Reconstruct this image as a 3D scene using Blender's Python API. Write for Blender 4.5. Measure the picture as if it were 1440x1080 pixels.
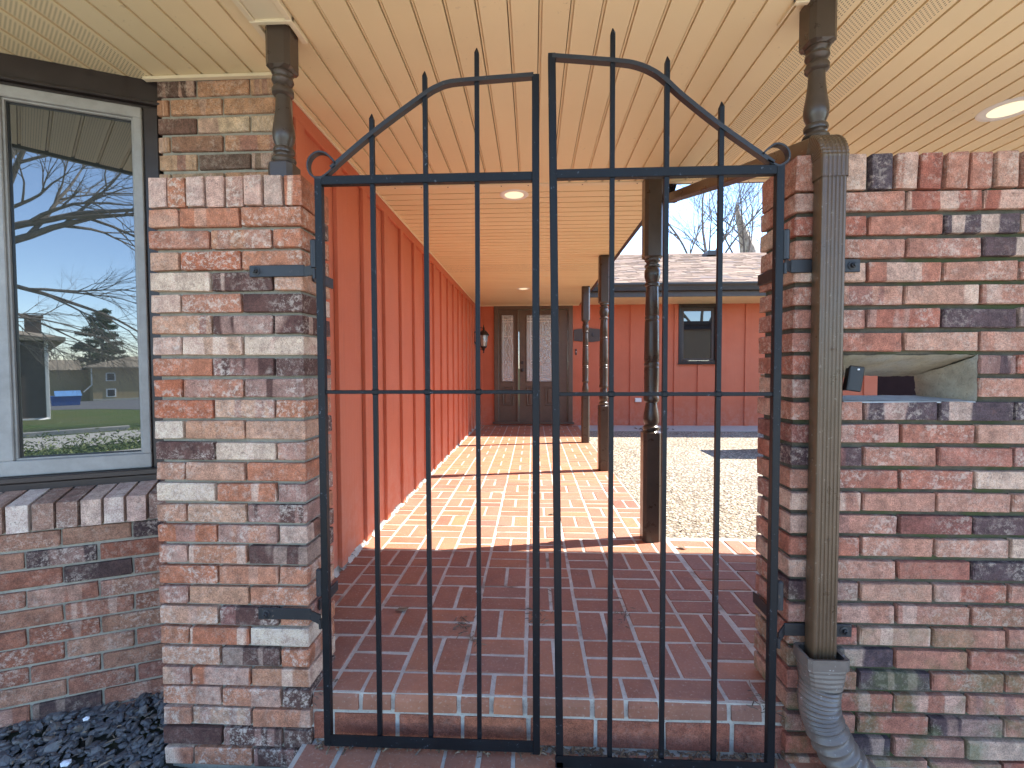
import bpy, bmesh, math, random
from mathutils import Vector, Matrix
R = random.Random(7)
rad = math.radians
S = bpy.context.scene
COL = S.collection
for o in list(bpy.data.objects): bpy.data.objects.remove(o)

# ------------------------------------------------------------------ camera, sky, sun, exposure
cam = bpy.data.cameras.new('camera'); co = bpy.data.objects.new('camera', cam); COL.objects.link(co)
cam.sensor_fit = 'HORIZONTAL'; cam.sensor_width = 36.0; cam.lens = 36.0 * 655 / 1440
cam.clip_start = 0.02; cam.clip_end = 3000
YAW, PIT, ROL = math.atan(29 / 655), math.atan(23 / 655), 0.003
co.matrix_world = (Matrix.Translation((0, 0, 1.05)) @ Matrix.Rotation(YAW, 4, 'Z') @
                   Matrix.Rotation(rad(90) - PIT, 4, 'X') @ Matrix.Rotation(-ROL, 4, 'Z'))
S.camera = co
SUN_EL, SUN_AZ = rad(48.5), rad(11.3)           # azimuth measured from +X towards +Y
W = bpy.data.worlds.new('World'); S.world = W; W.use_nodes = True
nt = W.node_tree; nt.nodes.clear()
sky = nt.nodes.new('ShaderNodeTexSky'); sky.sky_type = 'NISHITA'; sky.sun_disc = False
sky.sun_elevation = SUN_EL; sky.sun_rotation = rad(90) - SUN_AZ
sky.air_density = 1.0; sky.dust_density = 0.0; sky.ozone_density = 3.0; sky.altitude = 1200
bgn = nt.nodes.new('ShaderNodeBackground'); bgn.inputs['Strength'].default_value = 0.15
wo = nt.nodes.new('ShaderNodeOutputWorld')
nt.links.new(sky.outputs[0], bgn.inputs[0]); nt.links.new(bgn.outputs[0], wo.inputs[0])
sl = bpy.data.lights.new('sun', 'SUN'); sl.energy = 3.3; sl.angle = rad(0.5); sl.color = (1.0, 0.95, 0.86)
so = bpy.data.objects.new('sun', sl); COL.objects.link(so)
sd = Vector((math.cos(SUN_EL) * math.cos(SUN_AZ), math.cos(SUN_EL) * math.sin(SUN_AZ), math.sin(SUN_EL)))
so.rotation_euler = (-sd).to_track_quat('-Z', 'Y').to_euler()
S.view_settings.view_transform = 'Standard'; S.view_settings.look = 'None'
S.view_settings.exposure = 2.35; S.view_settings.gamma = 1.0
S.cycles.max_bounces = 10; S.cycles.diffuse_bounces = 6; S.cycles.glossy_bounces = 4
S.cycles.use_denoising = True

# ------------------------------------------------------------------ materials
def new_mat(name):
    m = bpy.data.materials.new(name); m.use_nodes = True
    t = m.node_tree; b = t.nodes['Principled BSDF']
    return m, t, b
def N(t, kind, **kw):
    n = t.nodes.new(kind)
    for k, v in kw.items():
        if k in n.inputs.keys() if isinstance(k, str) else False: n.inputs[k].default_value = v
        else: setattr(n, k, v)
    return n
def L(t, a, b): t.links.new(a, b)
def noise(t, vec, scale, detail=4, rough=0.6, dist=0.0):
    n = t.nodes.new('ShaderNodeTexNoise'); n.inputs['Scale'].default_value = scale
    n.inputs['Detail'].default_value = detail; n.inputs['Roughness'].default_value = rough
    n.inputs['Distortion'].default_value = dist
    if vec is not None: L(t, vec, n.inputs['Vector'])
    return n.outputs['Fac']
def ramp(t, fac, stops, interp='LINEAR'):
    r = t.nodes.new('ShaderNodeValToRGB'); r.color_ramp.interpolation = interp
    e = r.color_ramp.elements
    while len(e) < len(stops): e.new(0.5)
    for i, (p, c) in enumerate(stops):
        e[i].position = p; e[i].color = (c, c, c, 1) if not isinstance(c, tuple) else (*c, 1)
    L(t, fac, r.inputs[0]); return r.outputs[0]
def mixc(t, fac, a, b, mode='MIX'):
    m = t.nodes.new('ShaderNodeMix'); m.data_type = 'RGBA'; m.blend_type = mode
    for s, v in ((0, fac), (6, a), (7, b)):
        if isinstance(v, (int, float)): m.inputs[s].default_value = v
        elif isinstance(v, tuple): m.inputs[s].default_value = (*v, 1)
        else: L(t, v, m.inputs[s])
    return m.outputs[2]
def math_(t, op, a, b=0.0, clamp=False):
    m = t.nodes.new('ShaderNodeMath'); m.operation = op; m.use_clamp = clamp
    for s, v in ((0, a), (1, b)):
        if isinstance(v, (int, float)): m.inputs[s].default_value = v
        else: L(t, v, m.inputs[s])
    return m.outputs[0]
def bump(t, b, height, strength=0.3, dist=0.01):
    n = t.nodes.new('ShaderNodeBump'); n.inputs['Strength'].default_value = strength
    n.inputs['Distance'].default_value = dist; L(t, height, n.inputs['Height']); L(t, n.outputs[0], b.inputs['Normal'])
def objvec(t, rnd=True, scale=(1, 1, 1)):
    tc = t.nodes.new('ShaderNodeTexCoord'); out = tc.outputs['Object']
    mp = t.nodes.new('ShaderNodeMapping'); mp.inputs['Scale'].default_value = scale; L(t, out, mp.inputs[0])
    if rnd:
        oi = t.nodes.new('ShaderNodeObjectInfo')
        cx = t.nodes.new('ShaderNodeCombineXYZ')
        m1 = math_(t, 'MULTIPLY', oi.outputs['Random'], 91.7); m2 = math_(t, 'MULTIPLY', oi.outputs['Random'], 37.3)
        L(t, m1, cx.inputs[0]); L(t, m2, cx.inputs[1]); L(t, m1, cx.inputs[2]); L(t, cx.outputs[0], mp.inputs['Location'])
        return mp.outputs[0], oi.outputs['Random']
    return mp.outputs[0], None
def simple(name, col, rough=0.6, var=0.15, scale=8, bs=0.1, metal=0.0, spec=0.5, col2=None, bscale=60):
    m, t, b = new_mat(name); v, _ = objvec(t, False)
    n1 = noise(t, v, scale, 5, 0.65)
    dark = tuple(c * (1 - var * 2) for c in col) if col2 is None else col2
    L(t, mixc(t, ramp(t, n1, [(0.3, 0.0), (0.7, 1.0)]), dark, col), b.inputs['Base Color'])
    b.inputs['Roughness'].default_value = rough; b.inputs['Metallic'].default_value = metal
    b.inputs['Specular IOR Level'].default_value = spec
    if bs: bump(t, b, noise(t, v, bscale, 4), bs, 0.004)
    return m

def brick_mat(name, pal, white=0.5, band=0.5, moss=0.0, rough=0.88):
    m, t, b = new_mat(name)
    v, rnd = objvec(t, True)
    base = ramp(t, rnd, pal, 'LINEAR')
    r2 = math_(t, 'FRACT', math_(t, 'MULTIPLY', rnd, 17.31)); r3 = math_(t, 'FRACT', math_(t, 'MULTIPLY', rnd, 53.77))
    # kiln-flash bands across the face
    mp = t.nodes.new('ShaderNodeMapping'); mp.inputs['Scale'].default_value = (17, 2.0, 1.2); L(t, v, mp.inputs[0])
    bn = t.nodes.new('ShaderNodeTexNoise'); bn.inputs['Scale'].default_value = 1.0; bn.inputs['Detail'].default_value = 1.0
    L(t, mp.outputs[0], bn.inputs['Vector'])
    bandm = math_(t, 'MULTIPLY', ramp(t, bn.outputs['Fac'], [(0.53, 0.0), (0.56, 1.0)]), ramp(t, r2, [(0.35, 0.0), (0.6, band)]))
    c1 = mixc(t, bandm, base, mixc(t, r3, (0.68, 0.49, 0.37), (0.25, 0.105, 0.085)))
    # tonal mottling
    n1 = noise(t, v, 26, 7, 0.78)
    c2 = mixc(t, 0.85, c1, mixc(t, ramp(t, n1, [(0.3, 0.0), (0.7, 1.0)]), (0.22, 0.22, 0.22), (0.80, 0.76, 0.72)), 'OVERLAY')
    ng = noise(t, v, 320, 2, 0.5)
    c2 = mixc(t, 0.5, c2, mixc(t, ramp(t, ng, [(0.35, 0.0), (0.65, 1.0)]), (0.25, 0.25, 0.25), (0.75, 0.75, 0.75)), 'OVERLAY')
    # pale mortar smear / efflorescence
    n2 = noise(t, v, 60, 10, 0.86, 0.1); n3 = noise(t, v, 7, 3, 0.6)
    sm = math_(t, 'MULTIPLY', ramp(t, n2, [(0.50, 0.0), (0.56, 1.0)]), ramp(t, n3, [(0.40, 0.0), (0.54, 1.0)]))
    sm = math_(t, 'MULTIPLY', sm, ramp(t, r3, [(0.0, 0.15 * white), (0.45, white), (1.0, white)]))
    c3 = mixc(t, math_(t, 'MULTIPLY', sm, 0.9), c2, (0.66, 0.53, 0.42))
    # pores
    pn = noise(t, v, 190, 3, 0.6)
    # darker kiln marks and scuffs
    dk = noise(t, v, 34, 8, 0.8, 0.3)
    c3 = mixc(t, math_(t, 'MULTIPLY', ramp(t, dk, [(0.56, 0.0), (0.63, 1.0)]), 0.45), c3, (0.17, 0.085, 0.065))
    c4 = mixc(t, ramp(t, pn, [(0.30, 0.7), (0.38, 0.0)]), c3, (0.07, 0.05, 0.045))
    if moss:
        g = t.nodes.new('ShaderNodeNewGeometry'); sp = t.nodes.new('ShaderNodeSeparateXYZ'); L(t, g.outputs['Position'], sp.inputs[0])
        mm = math_(t, 'MULTIPLY', ramp(t, sp.outputs['Z'], [(0.0, moss), (0.5, 0.0)]), ramp(t, n3, [(0.45, 0.0), (0.6, 1.0)]))
        c4 = mixc(t, mm, c4, (0.10, 0.12, 0.04))
    L(t, c4, b.inputs['Base Color'])
    b.inputs['Roughness'].default_value = rough; b.inputs['Specular IOR Level'].default_value = 0.25
    h = math_(t, 'ADD', math_(t, 'MULTIPLY', n2, 0.7), math_(t, 'MULTIPLY', pn, 0.5))
    bump(t, b, h, 0.9, 0.006)
    return m
PAL_L = [(0.0, (0.622, 0.502, 0.386)), (0.15, (0.554, 0.403, 0.294)), (0.19, (0.437, 0.222, 0.131)), (0.30, (0.378, 0.119, 0.058)), (0.42, (0.445, 0.198, 0.116)), (0.54, (0.353, 0.140, 0.085)), (0.64, (0.504, 0.305, 0.201)), (0.72, (0.395, 0.148, 0.077)), (0.79, (0.437, 0.206, 0.124)), (0.81, (0.105, 0.049, 0.040)), (1.0, (0.109, 0.058, 0.046))]
PAL_R = [(0.0, (0.521, 0.361, 0.266)), (0.10, (0.403, 0.193, 0.129)), (0.25, (0.344, 0.113, 0.073)), (0.42, (0.412, 0.202, 0.137)), (0.55, (0.336, 0.126, 0.089)), (0.70, (0.445, 0.244, 0.169)), (0.87, (0.319, 0.105, 0.069)), (0.89, (0.101, 0.059, 0.058)), (1.0, (0.084, 0.060, 0.066))]
PAL_B = [(0.0, (0.311, 0.167, 0.111)), (0.3, (0.237, 0.087, 0.052)), (0.5, (0.289, 0.134, 0.090)), (0.7, (0.215, 0.076, 0.045)), (0.88, (0.311, 0.181, 0.118)), (0.9, (0.074, 0.044, 0.038)), (1.0, (0.067, 0.040, 0.038))]
PAL_S = [(0.0, (0.62, 0.50, 0.42)), (0.25, (0.55, 0.36, 0.28)), (0.45, (0.45, 0.24, 0.18)), (0.6, (0.60, 0.45, 0.37)),
         (0.8, (0.30, 0.17, 0.12)), (1.0, (0.16, 0.10, 0.08))]
PAL_H = [(0.0, (0.510, 0.399, 0.272)), (0.2, (0.425, 0.246, 0.145)), (0.45, (0.391, 0.204, 0.119)), (0.6, (0.170, 0.093, 0.068)), (0.8, (0.102, 0.060, 0.047)), (1.0, (0.425, 0.297, 0.187))]
M = {}
M['brick_left'] = brick_mat('salmon_brick', PAL_L, 0.85, 0.8)
M['brick_right'] = brick_mat('rose_brick', PAL_R, 0.6, 0.7, moss=0.6)
M['brick_bay'] = brick_mat('brown_red_brick', PAL_B, 0.6, 0.5)
M['brick_sill'] = brick_mat('pale_rowlock_brick', PAL_S, 0.8, 0.3)
M['brick_house'] = brick_mat('tan_brick', PAL_H, 0.5, 0.7)

def paver_mat():
    m, t, b = new_mat('red_paver'); v, rnd = objvec(t, True)
    g = t.nodes.new('ShaderNodeNewGeometry')
    base = ramp(t, rnd, [(0.0, (0.36, 0.155, 0.085)), (0.3, (0.28, 0.115, 0.070)), (0.6, (0.32, 0.145, 0.095)), (0.85, (0.40, 0.165, 0.085)), (1.0, (0.23, 0.10, 0.070))])
    n1 = noise(t, g.outputs['Position'], 9, 6, 0.7); n2 = noise(t, g.outputs['Position'], 90, 5, 0.7)
    n3 = noise(t, g.outputs['Position'], 2.2, 4, 0.6)
    c = mixc(t, 0.85, base, mixc(t, n1, (0.28, 0.28, 0.28), (0.75, 0.72, 0.7)), 'OVERLAY')
    c = mixc(t, ramp(t, n3, [(0.42, 0.0), (0.72, 0.5)]), c, (0.23, 0.14, 0.115))
    c = mixc(t, ramp(t, n2, [(0.56, 0.0), (0.68, 0.55)]), c, (0.47, 0.35, 0.27))
    c = mixc(t, ramp(t, n2, [(0.28, 0.7), (0.38, 0.0)]), c, (0.06, 0.045, 0.04))
    L(t, c, b.inputs['Base Color']); b.inputs['Roughness'].default_value = 0.8; b.inputs['Specular IOR Level'].default_value = 0.35
    bump(t, b, math_(t, 'ADD', n2, n1), 0.4, 0.004)
    return m
M['paver'] = paver_mat()
M['paver_clean'] = brick_mat('orange_paver_face', [(0.0, (0.40, 0.15, 0.08)), (0.5, (0.34, 0.12, 0.07)), (1.0, (0.30, 0.11, 0.075))], 0.12, 0.0)
def mortar_mat(name, col, dark, moss=None, thr=0.5):
    m, t, b = new_mat(name); g = t.nodes.new('ShaderNodeNewGeometry'); p = g.outputs['Position']
    n1 = noise(t, p, 14, 6, 0.7); n2 = noise(t, p, 160, 4, 0.7); n3 = noise(t, p, 3.1, 4, 0.7)
    c = mixc(t, ramp(t, n1, [(0.3, 0.0), (0.7, 1.0)]), dark, col)
    if moss: c = mixc(t, ramp(t, n3, [(thr, 0.0), (thr + 0.12, 0.85)]), c, moss)
    c = mixc(t, ramp(t, n2, [(0.3, 0.5), (0.45, 0.0)]), c, tuple(x * 0.4 for x in dark))
    L(t, c, b.inputs['Base Color']); b.inputs['Roughness'].default_value = 0.95; b.inputs['Specular IOR Level'].default_value = 0.15
    bump(t, b, n2, 0.6, 0.004)
    return m
M['mortar_left'] = mortar_mat('grey_mortar', (0.38, 0.35, 0.28), (0.25, 0.225, 0.175))
M['mortar_right'] = mortar_mat('mossy_dark_mortar', (0.15, 0.13, 0.095), (0.07, 0.06, 0.045), (0.07, 0.085, 0.035))
M['mortar_floor'] = mortar_mat('white_floor_mortar', (0.60, 0.56, 0.48), (0.40, 0.36, 0.30), (0.14, 0.11, 0.085), 0.56)
M['lining'] = mortar_mat('rough_cement', (0.46, 0.40, 0.29), (0.24, 0.205, 0.145), (0.33, 0.315, 0.27), 0.5)
M['cement_grey'] = mortar_mat('grey_cement', (0.42, 0.43, 0.42), (0.30, 0.31, 0.31))
M['concrete'] = mortar_mat('pale_concrete', (0.50, 0.47, 0.42), (0.40, 0.37, 0.33))
M['soil'] = mortar_mat('damp_soil', (0.07, 0.06, 0.045), (0.03, 0.027, 0.02), (0.05, 0.06, 0.025))

def siding_mat(name, col):
    m, t, b = new_mat(name); g = t.nodes.new('ShaderNodeNewGeometry'); p = g.outputs['Position']
    mp = t.nodes.new('ShaderNodeMapping'); mp.inputs['Scale'].default_value = (60, 60, 3.0); L(t, p, mp.inputs[0])
    gr = noise(t, mp.outputs[0], 1.0, 5, 0.7)
    mp2 = t.nodes.new('ShaderNodeMapping'); mp2.inputs['Scale'].default_value = (5, 5, 160); L(t, p, mp2.inputs[0])
    gr2 = noise(t, mp2.outputs[0], 1.0, 3, 0.6); n = noise(t, p, 2.5, 5, 0.6)
    c = mixc(t, ramp(t, n, [(0.3, 0.0), (0.7, 1.0)]), tuple(x * 0.88 for x in col), col)
    c = mixc(t, ramp(t, gr, [(0.28, 0.45), (0.40, 0.0)]), c, tuple(x * 0.55 for x in col))
    sp = t.nodes.new('ShaderNodeSeparateXYZ'); L(t, p, sp.inputs[0])
    low = math_(t, 'MULTIPLY', ramp(t, math_(t, 'MULTIPLY', sp.outputs['Z'], 1.0), [(0.02, 1.0), (0.55, 0.0)]), ramp(t, noise(t, p, 9, 6, 0.75), [(0.42, 0.0), (0.62, 0.75)]))
    c = mixc(t, low, c, (0.55, 0.23, 0.16))
    c = mixc(t, ramp(t, noise(t, p, 1.1, 4, 0.6), [(0.45, 0.0), (0.75, 0.35)]), c, (0.58, 0.20, 0.12))
    L(t, c, b.inputs['Base Color']); b.inputs['Roughness'].default_value = 0.62; b.inputs['Specular IOR Level'].default_value = 0.35
    bump(t, b, math_(t, 'ADD', gr, math_(t, 'MULTIPLY', gr2, 0.7)), 0.6, 0.004)
    return m
M['siding'] = siding_mat('brick_red_siding_paint', (0.56, 0.145, 0.070))
M['soffit'] = simple('almond_vinyl', (0.80, 0.67, 0.41), 0.42, 0.03, 3, 0.05, bscale=300)
M['trim'] = simple('almond_trim', (0.78, 0.66, 0.44), 0.4, 0.03, 3, 0.0)
def soffit_mat():
    m, t, b = new_mat('almond_vinyl_soffit'); g = t.nodes.new('ShaderNodeNewGeometry'); p = g.outputs['Position']
    oi = t.nodes.new('ShaderNodeObjectInfo')
    c = mixc(t, oi.outputs['Random'], (0.755, 0.605, 0.35), (0.785, 0.635, 0.375))
    c = mixc(t, ramp(t, noise(t, p, 1.1, 5, 0.65), [(0.35, 0.0), (0.75, 0.22)]), c, (0.50, 0.40, 0.24))
    c = mixc(t, math_(t, 'MULTIPLY', ramp(t, noise(t, p, 55, 3, 0.6), [(0.66, 0.0), (0.72, 0.5)]), ramp(t, noise(t, p, 2.6, 3, 0.6), [(0.48, 0.0), (0.62, 1.0)])), c, (0.36, 0.27, 0.16))
    L(t, c, b.inputs['Base Color']); b.inputs['Roughness'].default_value = 0.42; bump(t, b, noise(t, p, 4.0, 3, 0.5), 0.10, 0.01); return m
M['soffit'] = soffit_mat()
def perf_mat():
    m, t, b = new_mat('perforated_vinyl'); tc = t.nodes.new('ShaderNodeTexCoord'); sp = t.nodes.new('ShaderNodeSeparateXYZ'); L(t, tc.outputs['Object'], sp.inputs[0])
    u = math_(t, 'MULTIPLY', sp.outputs['X'], 1 / 0.0088); fl = math_(t, 'FLOOR', u)
    vv = math_(t, 'ADD', math_(t, 'MULTIPLY', sp.outputs['Y'], 1 / 0.0135), math_(t, 'MULTIPLY', fl, 0.5))
    du = math_(t, 'ABSOLUTE', math_(t, 'SUBTRACT', math_(t, 'FRACT', u), 0.5)); dv = math_(t, 'ABSOLUTE', math_(t, 'SUBTRACT', math_(t, 'FRACT', vv), 0.5))
    h = math_(t, 'MULTIPLY', math_(t, 'LESS_THAN', du, 0.16), math_(t, 'LESS_THAN', dv, 0.25))
    h = math_(t, 'MULTIPLY', h, math_(t, 'LESS_THAN', math_(t, 'ABSOLUTE', sp.outputs['X']), 0.0352))
    L(t, mixc(t, h, (0.77, 0.62, 0.365), (0.06, 0.045, 0.03)), b.inputs['Base Color']); b.inputs['Roughness'].default_value = 0.45
    return m
M['perf'] = perf_mat()
def paint(name, col, rough, chip=None, spec=0.5):
    m, t, b = new_mat(name); v, _ = objvec(t, False)
    n1 = noise(t, v, 12, 6, 0.7); n2 = noise(t, v, 75, 5, 0.7)
    c = mixc(t, ramp(t, n1, [(0.3, 0.0), (0.7, 1.0)]), tuple(x * 0.7 for x in col), col)
    if chip:
        c = mixc(t, math_(t, 'MULTIPLY', ramp(t, n2, [(0.62, 0.0), (0.68, 0.9)]), ramp(t, n1, [(0.45, 0.0), (0.6, 1.0)])), c, chip)
    L(t, c, b.inputs['Base Color']); L(t, ramp(t, n1, [(0.2, rough - 0.1), (0.8, rough + 0.12)]), b.inputs['Roughness'])
    b.inputs['Specular IOR Level'].default_value = spec; bump(t, b, n2, 0.12, 0.002)
    return m
M['iron'] = paint('black_gate_paint', (0.006, 0.007, 0.009), 0.5, (0.16, 0.18, 0.21), 0.3)
M['rusty'] = paint('worn_black_iron', (0.022, 0.022, 0.024), 0.5, (0.17, 0.12, 0.08))
M['brown'] = paint('dark_brown_gloss_paint', (0.068, 0.047, 0.034), 0.30)
M['brown_matt'] = paint('dark_brown_paint', (0.075, 0.052, 0.040), 0.45)
M['bronze'] = paint('bronze_aluminium', (0.115, 0.068, 0.036), 0.30, (0.30, 0.25, 0.19))
M['hose'] = paint('weathered_brown_plastic', (0.16, 0.125, 0.10), 0.36, (0.55, 0.53, 0.50))
M['trim_dark'] = paint('black_brown_trim', (0.035, 0.025, 0.022), 0.35)
M['taupe'] = paint('taupe_window_frame', (0.33, 0.31, 0.28), 0.4)
M['door'] = paint('brown_door_paint', (0.135, 0.088, 0.058), 0.42)
M['white'] = simple('white_paint', (0.78, 0.76, 0.72), 0.5, 0.03)
M['screw'] = simple('steel', (0.6, 0.6, 0.6), 0.3, 0.05, metal=1.0, bs=0)
M['matt_dark'] = simple('dark_door_screen', (0.028, 0.014, 0.014), 0.9, 0.1, bs=0, spec=0.1)
M['black'] = simple('black_plastic', (0.02, 0.02, 0.02), 0.4, 0.1, bs=0)
def glass_mat(name, tint, ior, rough=0.01, bumpy=0.0):
    m, t, b = new_mat(name); b.inputs['Base Color'].default_value = (*tint, 1); b.inputs['Roughness'].default_value = rough
    b.inputs['IOR'].default_value = ior; b.inputs['Specular IOR Level'].default_value = 0.5
    if bumpy:
        v, _ = objvec(t, False); bump(t, b, noise(t, v, 35, 3, 0.6), bumpy, 0.01)
    return m
M['glass'] = glass_mat('dark_window_glass', (0.03, 0.033, 0.030), 2.5)
M['glass_far'] = glass_mat('far_window_glass', (0.015, 0.016, 0.02), 2.2)
M['glass_door'] = glass_mat('textured_leaded_glass', (0.24, 0.25, 0.24), 3.0, 0.04, 1.0)
M['came'] = simple('lead_came', (0.62, 0.60, 0.54), 0.35, 0.05, metal=0.6, bs=0)
def emis(name, col, st):
    m, t, b = new_mat(name); b.inputs['Base Color'].default_value = (0.8, 0.8, 0.75, 1)
    b.inputs['Emission Color'].default_value = (*col, 1); b.inputs['Emission Strength'].default_value = st; return m
M['lamp'] = emis('lit_lens', (1.0, 0.88, 0.52), 0.16)
M['amber'] = emis('lantern_bulb', (1.0, 0.75, 0.4), 0.0)

def patio_mat():
    m, t, b = new_mat('exposed_aggregate'); g = t.nodes.new('ShaderNodeNewGeometry'); p = g.outputs['Position']
    vo = t.nodes.new('ShaderNodeTexVoronoi'); vo.inputs['Scale'].default_value = 40; L(t, p, vo.inputs['Vector'])
    vo2 = t.nodes.new('ShaderNodeTexVoronoi'); vo2.inputs['Scale'].default_value = 95; L(t, p, vo2.inputs['Vector'])
    sp = t.nodes.new('ShaderNodeSeparateXYZ'); L(t, vo.outputs['Color'], sp.inputs[0])
    c = ramp(t, sp.outputs['X'], [(0.0, (0.48, 0.40, 0.27)), (0.3, (0.62, 0.54, 0.41)), (0.6, (0.40, 0.32, 0.22)), (0.8, (0.68, 0.62, 0.52)), (1.0, (0.18, 0.15, 0.12))])
    c = mixc(t, ramp(t, vo.outputs['Distance'], [(0.30, 0.0), (0.5, 1.0)]), c, (0.17, 0.14, 0.105))
    c = mixc(t, ramp(t, noise(t, p, 1.3, 5, 0.7), [(0.40, 0.0), (0.7, 0.25)]), c, (0.52, 0.46, 0.36))
    L(t, c, b.inputs['Base Color']); b.inputs['Roughness'].default_value = 0.9; b.inputs['Specular IOR Level'].default_value = 0.2
    h = math_(t, 'ADD', math_(t, 'MULTIPLY', vo.outputs['Distance'], -1.0), math_(t, 'MULTIPLY', vo2.outputs['Distance'], -0.4))
    bump(t, b, h, 0.9, 0.012); return m
M['patio'] = patio_mat()
def grass_mat():
    m, t, b = new_mat('spring_lawn'); g = t.nodes.new('ShaderNodeNewGeometry'); p = g.outputs['Position']
    c = mixc(t, ramp(t, noise(t, p, 0.35, 5, 0.7), [(0.35, 0.0), (0.65, 1.0)]), (0.075, 0.135, 0.035), (0.13, 0.14, 0.055))
    c = mixc(t, 0.5, c, mixc(t, noise(t, p, 18, 5, 0.8), (0.2, 0.2, 0.2), (0.8, 0.8, 0.8)), 'OVERLAY')
    L(t, c, b.inputs['Base Color']); b.inputs['Roughness'].default_value = 0.95; b.inputs['Specular IOR Level'].default_value = 0.1
    bump(t, b, noise(t, p, 60, 4, 0.8), 0.8, 0.03); return m
M['grass'] = grass_mat()
M['asphalt'] = simple('asphalt', (0.13, 0.125, 0.12), 0.9, 0.1, 2, 0.3)
M['drive'] = simple('driveway_concrete', (0.46, 0.44, 0.39), 0.9, 0.06, 1.5, 0.1)
M['slate'] = None
def slate_mat():
    m, t, b = new_mat('slate_chips'); g = t.nodes.new('ShaderNodeNewGeometry')
    c = ramp(t, g.outputs['Random Per Island'], [(0.0, (0.055, 0.053, 0.055)), (0.5, (0.085, 0.080, 0.080)), (0.85, (0.12, 0.112, 0.105)), (0.95, (0.10, 0.078, 0.062)), (1.0, (0.24, 0.19, 0.15))])
    L(t, c, b.inputs['Base Color']); b.inputs['Roughness'].default_value = 0.6
    v, _ = objvec(t, False); bump(t, b, noise(t, v, 120, 3), 0.4, 0.003); return m
M['slate'] = slate_mat()
M['pebble_white'] = simple('white_pebble', (0.75, 0.76, 0.78), 0.5, 0.05)
M['bark'] = simple('grey_bark', (0.20, 0.165, 0.13), 0.9, 0.2, 9, 0.4)
M['bark_far'] = simple('pale_bark', (0.15, 0.11, 0.085), 0.9, 0.2, 5, 0.3)
M['snag'] = simple('bleached_dead_wood', (0.55, 0.47, 0.38), 0.85, 0.3, 6, 0.6, col2=(0.16, 0.12, 0.09))
M['needles'] = simple('pine_needles', (0.07, 0.11, 0.05), 0.7, 0.25, 0.8, 0.0)
def leafm(name, a, bb):
    m, t, b = new_mat(name); g = t.nodes.new('ShaderNodeNewGeometry')
    L(t, mixc(t, g.outputs['Random Per Island'], a, bb), b.inputs['Base Color']); b.inputs['Roughness'].default_value = 0.6; return m
M['needles'] = leafm('pine_needles', (0.035, 0.06, 0.03), (0.10, 0.14, 0.06))
M['cover'] = leafm('low_evergreen_leaves', (0.05, 0.085, 0.02), (0.22, 0.26, 0.07))
M['litter'] = leafm('dry_debris', (0.06, 0.04, 0.03), (0.25, 0.17, 0.10))
def shingle_mat():
    m, t, b = new_mat('brown_shingles'); g = t.nodes.new('ShaderNodeNewGeometry')
    c = ramp(t, g.outputs['Random Per Island'], [(0.0, (0.14, 0.085, 0.055)), (0.3, (0.24, 0.155, 0.10)), (0.6, (0.19, 0.12, 0.085)), (0.8, (0.29, 0.20, 0.13)), (1.0, (0.11, 0.08, 0.075))])
    c = mixc(t, 0.5, c, mixc(t, noise(t, g.outputs['Position'], 30, 4, 0.8), (0.3, 0.3, 0.3), (0.7, 0.7, 0.7)), 'OVERLAY')
    L(t, c, b.inputs['Base Color']); b.inputs['Roughness'].default_value = 0.95; return m
M['shingle'] = shingle_mat()
M['tanwall'] = simple('tan_brick_wall', (0.42, 0.31, 0.17), 0.9, 0.06, 3, 0.1)
M['tanroof'] = simple('tan_roof', (0.34, 0.28, 0.20), 0.9, 0.06, 3, 0.1)
M['brownwall'] = simple('brown_brick_wall', (0.12, 0.085, 0.065), 0.9, 0.2, 6, 0.3)
M['blue'] = simple('blue_painted_steel', (0.03, 0.09, 0.30), 0.5, 0.1)
M['lightblue'] = simple('light_blue_lid', (0.15, 0.33, 0.62), 0.5, 0.05)
M['oldwood'] = simple('shadow_caster_wood', (0.25, 0.16, 0.09), 0.8, 0.2)

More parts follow.
